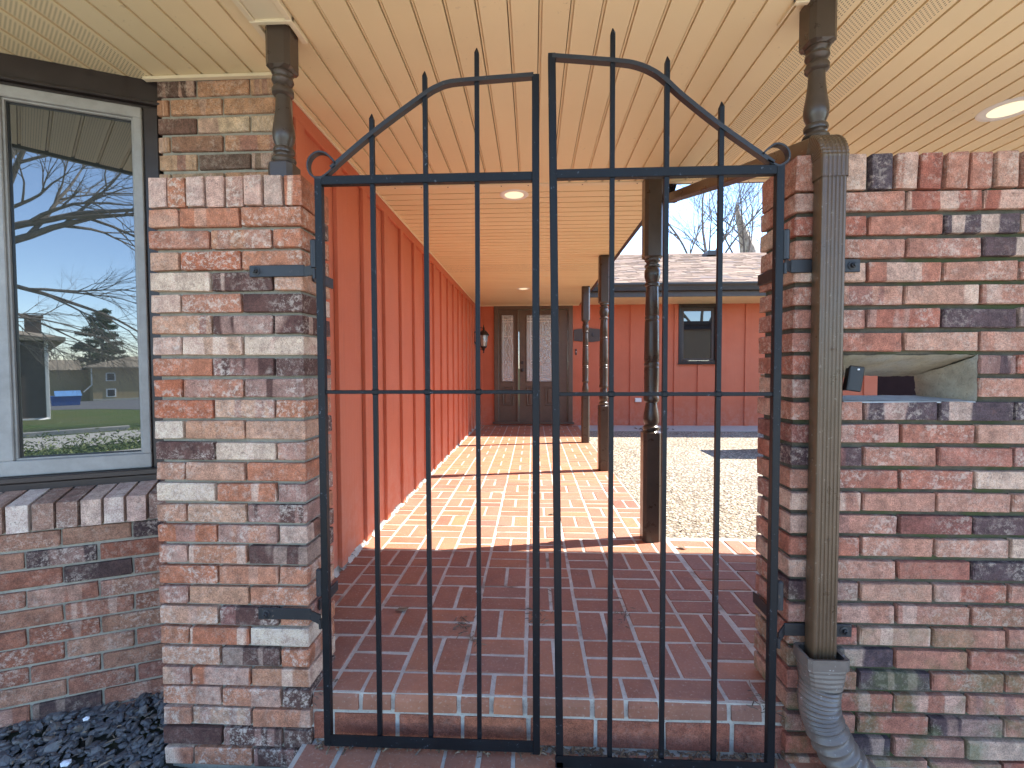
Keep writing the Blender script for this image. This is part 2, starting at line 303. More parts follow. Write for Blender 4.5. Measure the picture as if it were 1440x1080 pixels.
# ------------------------------------------------------------------ mesh builder
class MB:
    def __init__(s): s.v = []; s.f = []
    def add(s, vs, fs):
        o = len(s.v); s.v += [tuple(v) for v in vs]; s.f += [tuple(i + o for i in f) for f in fs]; return s
    def box(s, x0, x1, y0, y1, z0, z1, mt=None):
        vs = [Vector((x, y, z)) for z in (z0, z1) for y in (y0, y1) for x in (x0, x1)]
        if mt is not None: vs = [mt @ v for v in vs]
        return s.add(vs, [(0, 2, 3, 1), (4, 5, 7, 6), (0, 1, 5, 4), (2, 6, 7, 3), (0, 4, 6, 2), (1, 3, 7, 5)])
    def bbox(s, x0, x1, y0, y1, z0, z1, b=0.003, mt=None):
        """box with chamfered edges"""
        bm = bmesh.new(); bmesh.ops.create_cube(bm, size=1)
        for v in bm.verts: v.co = Vector(((x0 + x1) / 2 + v.co.x * (x1 - x0), (y0 + y1) / 2 + v.co.y * (y1 - y0), (z0 + z1) / 2 + v.co.z * (z1 - z0)))
        bmesh.ops.bevel(bm, geom=list(bm.edges), offset=b, segments=1, affect='EDGES', profile=0.5)
        bm.verts.index_update()
        vs = [(mt @ v.co) if mt is not None else v.co.copy() for v in bm.verts]
        s.add(vs, [[v.index for v in f.verts] for f in bm.faces]); bm.free(); return s
    def prism(s, prof, p0, p1, ax, ay):
        """extrude 2-D profile (list of (a,b)) from p0 to p1; ax, ay = 3-D axes of the profile"""
        n = len(prof); p0 = Vector(p0); p1 = Vector(p1)
        vs = [p0 + ax * a + ay * b for a, b in prof] + [p1 + ax * a + ay * b for a, b in prof]
        return s.add(vs, [tuple(range(n))[::-1], tuple(range(n, 2 * n))] + [(i, (i + 1) % n, n + (i + 1) % n, n + i) for i in range(n)])
    def sweep(s, prof, path, up=Vector((0, 0, 1)), scales=None, closed=True):
        path = [Vector(p) for p in path]; n = len(prof); vs = []; prevx = None
        for i, p in enumerate(path):
            a = path[max(i - 1, 0)]; c = path[min(i + 1, len(path) - 1)]; t = (c - a).normalized()
            x = t.cross(up)
            if x.length < 1e-4: x = prevx or Vector((1, 0, 0))
            x.normalize()
            if prevx is not None and x.dot(prevx) < 0: x = -x
            prevx = x; y = x.cross(t).normalized()
            k = scales[i] if scales else 1.0
            vs += [p + x * a_ * k + y * b_ * k for a_, b_ in prof]
        fs = [(j * n + i, j * n + (i + 1) % n, (j + 1) * n + (i + 1) % n, (j + 1) * n + i) for j in range(len(path) - 1) for i in range(n)]
        fs += [tuple(range(n))[::-1], tuple(range((len(path) - 1) * n, len(path) * n))]
        return s.add(vs, fs)
    def tube(s, path, r, seg=8, radii=None):
        prof = [(math.cos(2 * math.pi * i / seg), math.sin(2 * math.pi * i / seg)) for i in range(seg)]
        up = Vector((0.02, 1, 0.03)) if abs((Vector(path[-1]) - Vector(path[0])).normalized().y) < 0.9 else Vector((1, 0, 0))
        return s.sweep(prof, path, up, radii or [r] * len(path))
    def lathe(s, prof, c, seg=20, mt=None):
        """prof: list of (r, z) upward"""
        vs = []; c = Vector(c)
        for r, z in prof:
            for i in range(seg):
                a = 2 * math.pi * i / seg; v = Vector((r * math.cos(a), r * math.sin(a), z))
                vs.append(c + (mt @ v if mt is not None else v))
        n = len(prof)
        fs = [(j * seg + i, j * seg + (i + 1) % seg, (j + 1) * seg + (i + 1) % seg, (j + 1) * seg + i) for j in range(n - 1) for i in range(seg)]
        fs += [tuple(range(seg))[::-1], tuple(range((n - 1) * seg, n * seg))]
        return s.add(vs, fs)
    def mesh(s, name, mat, smooth=False):
        me = bpy.data.meshes.new(name); me.from_pydata(s.v, [], s.f); me.materials.append(mat)
        me.update()
        if smooth:
            me.polygons.foreach_set('use_smooth', [True] * len(me.polygons))
            try: me.set_sharp_from_angle(angle=rad(38))
            except Exception: pass
        return me
def link(name, me, parent=None, mw=None):
    o = bpy.data.objects.new(name, me); COL.objects.link(o)
    if parent is not None: o.parent = parent
    if mw is not None: o.matrix_local = mw
    return o
def obj(name, mb, mat, parent=None, smooth=False, **kw):
    o = link(name, mb.mesh(name, mat if not isinstance(mat, str) else M[mat], smooth), parent)
    for k, v in kw.items(): o[k] = v
    return o
def thing(name, label, cat, group=None, loc=(0, 0, 0)):
    o = bpy.data.objects.new(name, None); COL.objects.link(o); o.location = loc; o.empty_display_size = 0.1
    o['label'] = label; o['category'] = cat
    if group: o['group'] = group
    return o
def root(name, label, cat, o=None, group=None):
    o['label'] = label; o['category'] = cat
    if group: o['group'] = group
    return o
def copy_tree(o, parent=None, label=None):
    c = o.copy(); COL.objects.link(c); c.parent = parent
    if label: c['label'] = label
    for ch in o.children: copy_tree(ch, c)
    return c
X, Y, Z = Vector((1, 0, 0)), Vector((0, 1, 0)), Vector((0, 0, 1))

# ------------------------------------------------------------------ brick meshes, shared between alike bricks
_bc = {}
def brick_mesh(Lx, Dy, Hz, mat, bev=0.0026, jit=0.0018, nvar=5, rnd=None):
    k = (round(Lx, 4), round(Dy, 4), round(Hz, 4), mat, R.randrange(nvar))
    if k in _bc: return _bc[k]
    rr = random.Random(str(k))
    bm = bmesh.new(); bmesh.ops.create_cube(bm, size=1)
    for v in bm.verts: v.co = Vector((v.co.x * Lx, (v.co.y + 0.5) * Dy, v.co.z * Hz))
    bmesh.ops.bevel(bm, geom=list(bm.edges), offset=bev, segments=1, affect='EDGES', profile=0.5)
    for v in bm.verts: v.co += Vector([rr.uniform(-jit, jit) for _ in range(3)])
    me = bpy.data.meshes.new('brick'); bm.to_mesh(me); bm.free(); me.materials.append(M[mat])
    _bc[k] = me; return me
class Frame:
    def __init__(s, o, u): s.o = Vector(o); s.u = Vector(u).normalized(); s.n = s.u.cross(Z) * -1   # n points INTO the wall
    def m(s): return Matrix(((s.u.x, s.n.x, 0, s.o.x), (s.u.y, s.n.y, 0, s.o.y), (0, 0, 1, s.o.z), (0, 0, 0, 1)))
    def p(s, a, d, z): return s.m() @ Vector((a, d, z))
def put_brick(parent, fr, a0, a1, z0, z1, d0, d1, mat, rot=False, wob=1.0, name='brick', std=None):
    """brick filling a0..a1 x z0..z1; face at depth d0"""
    Lx, Hz, Dy = a1 - a0, z1 - z0, d1 - d0
    if std: me = brick_mesh(std, Dy, Hz, mat); sx = Lx / std
    else: me = brick_mesh(Lx, Dy, Hz, mat); sx = 1
    loc = Matrix.Translation(((a0 + a1) / 2 + R.uniform(-.0008, .0008) * wob, d0 + R.uniform(-.0018, .0014) * wob, (z0 + z1) / 2 + R.uniform(-.0008, .0008) * wob))
    rt = Matrix.Rotation(R.uniform(-.006, .006) * wob, 4, 'Z') @ Matrix.Rotation(R.uniform(-.005, .005) * wob, 4, 'Y')
    flip = Matrix.Identity(4)
    return link(name, me, parent, fr.m() @ loc @ rt @ Matrix.Diagonal((sx, 1, 1, 1)))

_i = bmesh.new(); bmesh.ops.create_icosphere(_i, subdivisions=1, radius=1); ICO = [tuple(v.co) for v in _i.verts]; _i.verts.index_update(); ICF = [[v.index for v in f.verts] for f in _i.faces]; _i.free()
def pebm():
    m, t, b = new_mat('mixed_pebbles'); g = t.nodes.new('ShaderNodeNewGeometry')
    L(t, ramp(t, g.outputs['Random Per Island'], [(0.0, (0.42, 0.34, 0.24)), (0.4, (0.30, 0.24, 0.17)), (0.7, (0.52, 0.47, 0.40)), (1.0, (0.20, 0.17, 0.14))]), b.inputs['Base Color']); b.inputs['Roughness'].default_value = 0.8; return m
M['pebbles'] = pebm()
BAYF = Frame((-1.73, 1.488, 0), (math.cos(rad(24.5)), math.sin(rad(24.5)), 0))
# ------------------------------------------------------------------ setting: ground, walks, patio
def hz(y): return -0.31 if y > -9 else -0.31 - 0.042 * (-9 - max(y, -160))
def drape(pts, off): return [(x, y, hz(y) + off) for x, y in pts]
ys = [600, 12, -9, -160, -900]
mb = MB(); xs = [-700, -12, 12, 700]
for j in range(len(ys) - 1):
    for i in range(len(xs) - 1):
        mb.add(drape([(xs[i], ys[j + 1]), (xs[i + 1], ys[j + 1]), (xs[i + 1], ys[j]), (xs[i], ys[j])], 0), [(0, 1, 2, 3)])
obj('ground', mb, 'grass', kind='structure')
mb = MB(); mb.add(drape([(-30, -9.0), (30, -9.0), (30, -6.9), (-30, -6.9)], 0.012), [(0, 1, 2, 3)])
obj('driveway', mb, 'drive', kind='structure')
mb = MB(); mb.box(-30, -0.2, -9.7, -9.5, -0.5, -0.25); obj('kerb', mb, 'concrete', kind='structure')
mb = MB(); mb.add(drape([(0.2, -9.004), (40, -9.004), (40, -83), (-12, -83), (-12, -40), (-2.4, -38), (1.2, -31), (2.4, -24), (2.2, -16), (1.0, -11)], 0.012)[::-1], [tuple(range(10))])
obj('parking_lot', mb, 'asphalt', kind='structure')
# lower path in front of the gate, slate bed
mb = MB(); mb.box(-0.745, 6, -0.615, 1.60, -0.40, -0.1635); lower = obj('lower_walkway', mb, 'mortar_floor', kind='structure')
def bed_z(d): return -0.162 - 0.30 * min(max(-d, 0), 0.35)      # the bed falls away from the bay wall
mb = MB(); _b = Frame((-1.73, 1.488, 0), (math.cos(rad(24.5)), math.sin(rad(24.5)), 0)); P_ = []
for j_ in range(9):
    d_ = -.12 * j_ * (1 if j_ < 4 else 1.6)
    for i_ in range(2): P_.append(_b.p((-4.5, 1.3)[i_], .05 + d_, bed_z(d_) - .012))
mb.add(P_, [(2 * j_, 2 * j_ + 1, 2 * j_ + 3, 2 * j_ + 2) for j_ in range(8)])
obj('planting_bed', mb, 'soil', kind='structure')
mb = MB(); mb.box(-6, 8, -4.9, -0.62, -0.42, -0.165); obj('bounce_apron', mb, 'concrete', kind='structure')  # unseen concrete slab, added to bounce sunlight up onto the porch ceiling
# raised entry walkway
mb = MB(); mb.box(-1.05, 0.812, 1.452, 8.6, -0.40, -0.0022); mb.box(0.812, 3.6, 1.66, 2.875, -0.40, -0.0022)
walk = obj('entry_walkway', mb, 'mortar_floor', kind='structure')
mb = MB(); mb.box(0.815, 12, 2.88, 7.72, -0.40, -0.004); obj('patio', mb, 'patio', kind='structure')
mb = MB(); mb.box(0.815, 12, 7.722, 8.6, -0.40, 0.002); obj('concrete_strip', mb, 'concrete', kind='structure')

def paver(parent, x0, x1, y0, y1, top, th=0.03, mat='paver', name='brick'):
    Lx, Dy = x1 - x0, y1 - y0
    me = brick_mesh(Lx, Dy, th, mat, 0.003, 0.0012)
    return link(name, me, parent, Matrix.Translation(((x0 + x1) / 2 + R.uniform(-.001, .001), y0 + R.uniform(-.001, .001), top - th / 2 + R.uniform(-.0010, .0016))) @
                Matrix.Rotation(R.uniform(-.008, .008), 4, 'Z') @ Matrix.Rotation(R.uniform(-.004, .004), 4, 'X'))
rest = MB()
PX, PY, X0, Y0, G = 0.2125, 0.2135, -0.026, 1.556, 0.0140
def weave(x0, x1, y0, y1, horiz, single, stuff, parent, top):
    cells = []
    if horiz: ym = (y0 + y1) / 2; cells = [(x0, x1, y0, ym), (x0, x1, ym, y1)]
    else: xm = (x0 + x1) / 2; cells = [(x0, xm, y0, y1), (xm, x1, y0, y1)] if not single else [(x0, x1, y0, y1)]
    for a, b, c, d in cells:
        w = R.uniform(-0.001, 0.001)
        a, b, c, d = a + G / 2 + w, b - G / 2 + w, c + G / 2, d - G / 2
        if b - a < 0.02: continue
        if stuff is not None:
            t = top + R.uniform(-.0012, .0012); stuff.box(a, b, c, d, t - 0.03, t)
        else: paver(parent, round(a, 3), round(b, 3), round(c, 3), round(d, 3), top)
# quantise sizes so meshes are shared
npv = 0
for j in range(0, 33):
    y0 = Y0 + j * PY; y1 = y0 + PY
    for k in range(-5, 10):
        x0 = X0 + k * PX; x1 = x0 + PX
        if k == -5: x0 = -1.005
        if k >= 4 and y0 > 2.66: continue
        if k >= 8: continue
        if k == 3: x1 = 0.808
        if k == 4: x0 = 0.82
        if y1 > 8.45: continue
        if k == -5: cells_h = True
        near = j < 15 and npv < 290
        weave(x0, x1, y0, y1, (j + k) % 2 == 1, k == -5, None if near else rest, walk, 0.0)
        npv += 2 if near else 0
obj('paving_bricks', rest, 'paver', walk, kind='stuff')
# bullnosed edge course and riser of the step
def nosing_mesh(w, d=0.108, h=0.054):
    prof = [(0, -h), (0, -0.022), (0.003, -0.012), (0.010, -0.004), (0.024, 0.0), (d, 0.0), (d, -h)]
    mb = MB(); mb.prism(prof, (-w / 2, 0, 0), (w / 2, 0, 0), Y, Z)
    for i, v in enumerate(mb.v): mb.v[i] = (v[0] + R.uniform(-.0016, .0016), v[1] + R.uniform(-.0014, .0014), v[2] + R.uniform(-.0012, .0012))
    me = mb.mesh('brick', M['paver']); me.materials.append(M['paver_clean'])
    for p in me.polygons:
        if p.normal.y < -0.8: p.material_index = 1
    return me
for k in range(-5, 9):
    x0 = X0 + k * PX; x1 = x0 + PX
    if k == -5: x0 = -0.72 - 0.25
    for a, b in ([(x0, x1)] if k % 2 == 0 else [(x0, (x0 + x1) / 2), ((x0 + x1) / 2, x1)]):
        if b < -0.70 or a > 0.79: continue
        a = max(a, -0.72); b = min(b, 0.80)
        if b - a < 0.03: continue
        link('brick', nosing_mesh(b - a - 0.015), walk, Matrix.Translation(((a + b) / 2, 1.443 + R.uniform(-.002, .002), R.uniform(-.001, .001))))
for k in range(-4, 5):
    x0 = X0 + k * PX + 0.012; x1 = x0 + PX
    a, b = max(x0, -0.72) + .005, min(x1, 0.80) - .005
    if b - a < 0.03: continue
    me = brick_mesh(round(b - a - .004, 3), 0.09, 0.088, 'paver_clean')
    link('brick', me, walk, Matrix.Translation(((a + b) / 2, 1.446 + R.uniform(-.002, .002), -0.113)))
mb = MB()
for i in range(2600):      # pebbles standing proud of the aggregate, and loose ones at its edge
    if i < 2200: y = 2.90 + abs(R.gauss(0, 1.0)); x = R.uniform(0.84, 2.4)
    else: x = 0.815 + abs(R.gauss(0, .02)); y = R.uniform(2.9, 6.5)
    if y > 7.6: continue
    sz = R.uniform(.004, .009)
    mb.add([Vector((x, y, -0.002)) + Vector((a * sz * R.uniform(.8, 1.3), b * sz * R.uniform(.8, 1.3), c * sz * .7)) for a, b, c in ICO], ICF)
obj('loose_pebbles', mb, 'pebbles', kind='stuff')
# lower paving
rest2 = MB()
for j in range(0, 9):
    y1 = 1.436 - j * PY; y0 = y1 - PY
    for k in range(-4, 5):
        x0 = -0.062 + k * PX; x1 = x0 + PX
        if k == -4: continue
        if k == -3: x0 = -0.735
        weave(x0, x1, y0, y1, (j + k) % 2 == 0, False, None if j < 2 else rest2, lower, -0.16)
obj('paving_bricks', rest2, 'paver', lower, kind='stuff')
# damp litter line where the gate meets the step
mb = MB()
for i in range(420):
    x = R.uniform(-0.70, 0.78); y = 1.43 + R.gauss(0, 0.012) ; s = R.uniform(.002, .007)
    z = -0.160 + R.uniform(0, .006)
    a = R.uniform(0, 6.28); d = Vector((math.cos(a), math.sin(a), R.uniform(-.2, .4))) * s * R.uniform(1, 3)
    e = d.cross(Z).normalized() * s * 0.5
    p = Vector((x, min(y, 1.44), z)); mb.add([p - d - e, p + d - e, p + d + e, p - d + e, p + Z * s * .8], [(0, 1, 2, 3), (0, 4, 1), (1, 4, 2), (2, 4, 3), (3, 4, 0)])
for cx, cy, n in [(0.02, 1.9, 45), (-0.28, 1.86, 40), (0.38, 1.98, 25), (-0.22, 1.75, 25), (0.10, 2.05, 15), (-0.68, 1.46, 25), (0.72, 1.47, 25)]:
    for i in range(n):
        x = cx + R.gauss(0, .02); y = cy + R.gauss(0, .045); s = R.uniform(.0015, .004); a = R.uniform(0, 6.28)
        z = 0.002; d = Vector((math.cos(a), math.sin(a), R.uniform(-.05, .15))) * s * R.uniform(2, 6); e = d.cross(Z).normalized() * s * 0.5
        p = Vector((x, y, z)); mb.add([p - d - e, p + d - e, p + d + e, p - d + e, p + Z * s * .8], [(0, 1, 2, 3), (0, 4, 1), (1, 4, 2), (2, 4, 3), (3, 4, 0)])
for i in range(260):
    q = BAYF.p(R.uniform(-.6, .9), R.uniform(-.55, -.01), 0)
    if q.x > -1.22 and q.y > 1.42: continue
    rel_ = BAYF.m().inverted() @ q; z = bed_z(rel_.y) + .012; s = R.uniform(.0015, .006); a = R.uniform(0, 6.28)
    d = Vector((math.cos(a), math.sin(a), R.uniform(-.3, .4))) * s * R.uniform(1.5, 4); e = d.cross(Z).normalized() * s * 0.5; p = Vector((q.x, q.y, z))
    mb.add([p - d - e, p + d - e, p + d + e, p - d + e, p + Z * s * .8], [(0, 1, 2, 3), (0, 4, 1), (1, 4, 2), (2, 4, 3), (3, 4, 0)])
for i in range(160):
    x, y = R.uniform(.84, 2.6), 2.9 + abs(R.gauss(0, 1.6)); s = R.uniform(.003, .010); a = R.uniform(0, 6.28)
    d = Vector((math.cos(a), math.sin(a), R.uniform(-.1, .4))) * s * R.uniform(1, 2.2); e = d.cross(Z).normalized() * s * 0.5; p = Vector((x, min(y, 7.6), .005))
    mb.add([p - d - e, p + d - e, p + d + e, p - d + e, p + Z * s * .8], [(0, 1, 2, 3), (0, 4, 1), (1, 4, 2), (2, 4, 3), (3, 4, 0)])
obj('dry_litter', mb, 'litter', kind='stuff')
# slate chip bed
BA = rad(24.5); BAY = Frame((-1.73, 1.488, 0), (math.cos(BA), math.sin(BA), 0))
mb = MB()
ico = bmesh.new(); bmesh.ops.create_icosphere(ico, subdivisions=1, radius=1); iv = [v.co.copy() for v in ico.verts]; ico.verts.index_update(); iff = [[v.index for v in f.verts] for f in ico.faces]; ico.free()
cnt = 0
while cnt < 8500:
    x = R.uniform(-2.5, -0.745); y = R.uniform(0.75, 1.78)
    rel = BAY.m().inverted() @ Vector((x, y, 0))
    if rel.y > 0.0 or (x > -1.22 and y > 1.42) : continue
    s = R.choice([R.uniform(.005, .009), R.uniform(.007, .013), R.uniform(.011, .019)]); sc = Vector((s * R.uniform(.9, 1.6), s * R.uniform(.7, 1.1), s * R.uniform(.35, .6)))
    rt = Matrix.Rotation(R.uniform(0, 6.28), 3, 'Z') @ Matrix.Rotation(R.gauss(0, .45), 3, 'X') @ Matrix.Rotation(R.gauss(0, .45), 3, 'Y')
    mound = 0.010 * math.sin(x * 9) * math.cos(y * 7)
    c = Vector((x, y, bed_z(rel.y) - .006 + R.uniform(-.004, .012) + mound))
    mb.add([c + rt @ Vector((v.x * sc.x * R.uniform(.75, 1.2), v.y * sc.y * R.uniform(.75, 1.2), v.z * sc.z)) for v in iv], iff); cnt += 1
obj('slate_gravel', mb, 'slate', kind='stuff')
def pebble(loc, s, label):
    mb = MB(); mb.add([Vector(loc) + Vector((v.x * s[0] * R.uniform(.8, 1.15), v.y * s[1] * R.uniform(.8, 1.15), v.z * s[2])) for v in iv], iff)
    root('white_stone', label, 'stone', obj('white_stone', mb, 'pebble_white'), 'white stones on the slate chips')
pebble((-1.472, 1.362, -0.192), (.019, .013, .008), 'larger flat white stone lying on the dark slate chips')
pebble((-1.54, 1.50, -0.156), (.011, .010, .007), 'small white stone on slate chips close to the bay wall')

# ------------------------------------------------------------------ left brick pier
PL = Frame((-1.21, 1.43, 0), X)
pier = thing('brick_pier', 'salmon and white brick pier left of the gate opening, turned post on its top', 'pier')
C1, MD1, TOP1 = 0.0668, 0.1996, 1.649
mb = MB(); mt = PL.m()
mb.box(0.018, 0.481, 0.018, 0.180, -0.36, TOP1 - 0.015, mt); obj('mortar_core', mb, 'mortar_left', pier)
for i in range(8):
    a = i * 0.0624
    put_brick(pier, PL, a + .004, a + .0585, TOP1 - 0.093, TOP1, -0.001, 0.199, 'brick_sill' if i % 3 != 1 else 'brick_left', wob=2)
def rot_brick(parent, fr, a0, a1, z0, z1, d0, d1, mat):
    me = brick_mesh(round(d1 - d0, 3), round(a1 - a0, 3), round(z1 - z0, 3), mat)
    f = fr.m() @ Matrix.Translation((a1 + R.uniform(-.0012, .0012), (d0 + d1) / 2 + R.uniform(-.0015, .0015), (z0 + z1) / 2)) @ Matrix.Rotation(rad(90), 4, 'Z')
    return link('brick', me, parent, f)
BH1 = 0.0555
for i in range(27):
    z1 = TOP1 - 0.099 - i * C1; z0 = z1 - BH1
    if z0 < -0.30: break
    s0 = MD1 / 2 if i % 2 == 0 else 0
    for w in (0, 1):
        for q in range(2):
            put_brick(pier, PL, s0 + q * MD1 + .0045, s0 + (q + 1) * MD1 - .0045, z0, z1, w * .101, w * .101 + .095, 'brick_left', std=0.19)
    a = 0.0 if i % 2 == 0 else 2 * MD1
    rot_brick(pier, PL, a + .0045, a + MD1 / 2 - .0045, z0, z1, 0, .196, 'brick_left')

# ------------------------------------------------------------------ right brick wall with slot
PR = Frame((0.767, 1.42, 0), X); mt = PR.m()
wall = thing('brick_wall', 'rose brick garden wall with soldier cap and a rough cement slot, right of the gate', 'wall')
C2, MD2, TOP2, SL0, SL1, WL = 0.0681, 0.2137, 1.666, 0.155, 0.534, 2.95
SZ0, SZ1 = 0.9465, 1.0845
mb = MB()
mb.box(0.018, SL0 - .002, 0.018, 0.194, -0.36, TOP2 - .018, mt); mb.box(SL1 + .004, WL, 0.018, 0.194, -0.36, TOP2 - .018, mt)
mb.box(SL0 - .002, SL1 + .004, 0.018, 0.194, -0.36, SZ0, mt); mb.box(SL0 - .002, SL1 + .004, 0.018, 0.194, SZ1, TOP2 - .018, mt)
obj('mortar_core', mb, 'mortar_right', wall)
i = 0
while i * 0.0704 < WL - .06:
    a = i * 0.0704; zt = TOP2 + R.uniform(-.0015, .0015)
    put_brick(wall, PR, a + .005, a + .0635, TOP2 - 0.101, TOP2, -0.002, 0.212, 'brick_right', wob=1.8); i += 1
back = MB(); nb = 0
for i in range(28):
    z1 = TOP2 - 0.1075 - i * C2; z0 = z1 - 0.0545
    if z0 < -0.30: break
    s = -MD2 / 2 if i % 2 == 0 else 0.0
    slot = (i in (7, 8)); k = 0
    while s < WL - 0.02:
        a, b = s, min(s + MD2, WL)
        if a < 0:      # header at the jamb, runs through the wall
            rot_brick(wall, PR, .005, MD2 / 2 - .005, z0, z1, 0, .210, 'brick_right'); s += MD2; k += 1; continue
        segs = [(a, b)]
        if slot:
            segs = []
            if a < SL0: segs.append((a, min(b, SL0)))
            if b > SL1: segs.append((max(a, SL1), b))
        for c, d in segs:
            if d - c < 0.03: continue
            if c < 1.3: put_brick(wall, PR, c + .0045, d - .0045, z0, z1, 0, .098, 'brick_right', std=0.205)
            else:
                put_brick(wall, PR, c + .0045, d - .0045, z0, z1, 0, .098, 'brick_right', std=0.205) if c < 2.0 else back.bbox(c + .0045, d - .0045, 0, .098, z0, z1, .003, mt)
            if c < 0.01: put_brick(wall, PR, c + .0045, d - .0045, z0, z1, .112, .210, 'brick_right', std=0.205)
            else: back.bbox(c + .0045, d - .0045, .112, .210, z0, z1, .003, mt)
        s += MD2; k += 1
obj('back_bricks', back, 'brick_right', wall, kind='stuff')
# cement lining of the slot
mb = MB()
def lump(fr, pts_fn, nu, nv, amp):
    g = []
    for j in range(nv + 1):
        for i_ in range(nu + 1):
            p = pts_fn(i_ / nu, j / nv); e = 0 if i_ in (0, nu) and j in (0, nv) else 1
            g.append(fr.m() @ Vector((p[0] + R.uniform(-amp, amp) * e, p[1] + R.uniform(-amp, amp) * e * .4, p[2] + R.uniform(-amp, amp) * e)))
    return g, [(j * (nu + 1) + i_, j * (nu + 1) + i_ + 1, (j + 1) * (nu + 1) + i_ + 1, (j + 1) * (nu + 1) + i_) for j in range(nv) for i_ in range(nu)]
# sloping top
mb.add(*lump(PR, lambda u, v: (SL0 - .002 + u * (SL1 - SL0 + .004), 0.010 + v * 0.195, SZ1 - .0005 - (.066 * v ** .8) * (1 - .35 * max(0, u - .8) * 5 * (1 - v))), 26, 10, .0018))
# right cheek, splayed
mb.add(*lump(PR, lambda u, v: (SL1 + .003 - 0.014 * v - .01 * v * (u), 0.006 + v * 0.199, SZ0 + .001 + u * (SZ1 - SZ0 - 0.066 * v ** .8)), 12, 12, .0018))
mb.add(*lump(PR, lambda u, v: (SL0 + .002, 0.010 + v * 0.195, SZ0 + .001 + u * (SZ1 - SZ0)), 6, 6, .0012))
o = obj('cement_lining', mb, 'lining', wall, smooth=True)
mb = MB(); mb.add(*lump(PR, lambda u, v: (SL0 - .002 + u * (SL1 - SL0 - .002), -0.001 + v * 0.210, SZ0 + .006 - .004 * (1 - v)), 20, 8, .0012))
mb.box(SL0, SL1 - .004, .001, .205, SZ0 - .004, SZ0 + .0005, mt)
obj('cement_sill', mb, 'cement_grey', wall, smooth=True)
# black clip hanging in the slot
clip = thing('metal_clip', 'small black bracket with one bright screw hanging in the slot beside the downspout', 'bracket')
mt2 = Matrix.Translation((0.935, 1.395, 1.015)) @ Matrix.Rotation(rad(8), 4, 'Y') @ Matrix.Rotation(rad(-18), 4, 'Z')
mb = MB(); mb.bbox(-.019, .019, -.006, .006, -.037, .037, .003, mt2); mb.bbox(-.019, -.012, -.006, .03, -.037, .030, .002, mt2); obj('plate', mb, 'black', clip)
mb = MB(); mb.lathe([(.0032, 0), (.0032, .002), (.0015, .003)], (0, 0, 0), 10, Matrix.Identity(3)); mb.v = [tuple(mt2 @ Matrix.Rotation(rad(90), 4, 'X') @ Vector((v[0] + .003, v[1] + .027, v[2] + .006))) for v in mb.v]; obj('screw', mb, 'screw', clip)

# ------------------------------------------------------------------ bay wall, sill, window
bay = thing('bay_wall', 'angled low brick bay wall under the big window, standing on dark slate chips', 'wall')
mt = BAY.m(); BL = -1.75
mb = MB(); mb.box(BL, 0.60, 0.010, 0.16, -0.36, 0.50, mt); mb.box(BL, 0.62, 0.03, 0.2, 0.50, 0.585, mt); obj('mortar_core', mb, 'mortar_left', bay)
for i in range(11):
    z1 = 0.4925 - i * 0.0668; z0 = z1 - 0.0560
    s = -1.70 if i % 2 == 0 else -1.80
    while s < 0.58:
        a, b = max(s, BL), min(s + 0.2, 0.60)
        if b - a > 0.03: put_brick(bay, BAY, a + .0045, b - .0045, z0, z1, 0, .09, 'brick_bay', std=0.19)
        s += 0.2
s = -1.74
sillm = {}
while s < 0.55:
    # rowlock sill brick with a sloping top
    prof = [(0, -.091), (0, 0), (.16, .026), (.16, -.091)]
    mbx = MB(); mbx.prism([(a + R.uniform(-.001, .001), b + R.uniform(-.0015, .0015)) for a, b in prof], (0, 0, 0), (.056, 0, 0), Y, Z)
    me = mbx.mesh('brick', M['brick_sill'])
    link('brick', me, bay, BAY.m() @ Matrix.Translation((s, -.010 + R.uniform(-.002, .002), 0.590)) @ Matrix.Rotation(R.uniform(-.01, .01), 4, 'Y'))
    s += 0.0655
# window
win = thing('bay_window', 'taupe framed bay window whose dark glass mirrors sky, bare tree and houses', 'window')
fr = BAY.m(); D = 0.15
def fbox(mb, a0, a1, z0, z1, d0, d1, b=.003): mb.bbox(a0, a1, d0, d1, z0, z1, b, fr); return mb
def sash(a0, a1, wl=.033):
    f0, f1, fz0, fz1 = a0, a1, 0.662, 2.052; w = 0.033
    m_ = MB(); fbox(m_, f0, f1, fz0, fz0 + .056, D, D + .08); fbox(m_, f0, f1, fz1 - .040, fz1, D, D + .08)
    fbox(m_, f0, f0 + wl - .004, fz0 + .056, fz1 - .040, D, D + .08); fbox(m_, f1 - w + .004, f1, fz0 + .056, fz1 - .040, D, D + .08)
    s1 = obj('frame', m_, 'taupe', win)
    # inner bead, stepped
    g0, g1, h0, h1 = f0 + wl - .004, f1 - w + .004, fz0 + .056, fz1 - .040; m_ = MB(); e = .007
    fbox(m_, g0, g1, h0, h0 + e, D + .012, D + .07, .001); fbox(m_, g0, g1, h1 - e, h1, D + .012, D + .07, .001)
    fbox(m_, g0, g0 + e, h0 + e, h1 - e, D + .012, D + .07, .001); fbox(m_, g1 - e, g1, h0 + e, h1 - e, D + .012, D + .07, .001)
    obj('bead', m_, 'taupe', win)
    m_ = MB(); m_.box(g0 + e, g1 - e, D + .030, D + .036, h0 + e, h1 - e, fr); obj('pane', m_, 'glass', win)
    m_ = MB(); t_ = .004
    for A, B, C_, D_ in ((g0 + e, g1 - e, h0 + e, h0 + e + t_), (g0 + e, g1 - e, h1 - e - t_, h1 - e), (g0 + e, g0 + e + t_, h0 + e + t_, h1 - e - t_), (g1 - e - t_, g1 - e, h0 + e + t_, h1 - e - t_)):
        m_.box(A, B, D + .024, D + .0295, C_, D_, fr)
    obj('gasket', m_, 'black', win)
sash(-0.142, 0.322, .060); sash(-1.45, -0.182)
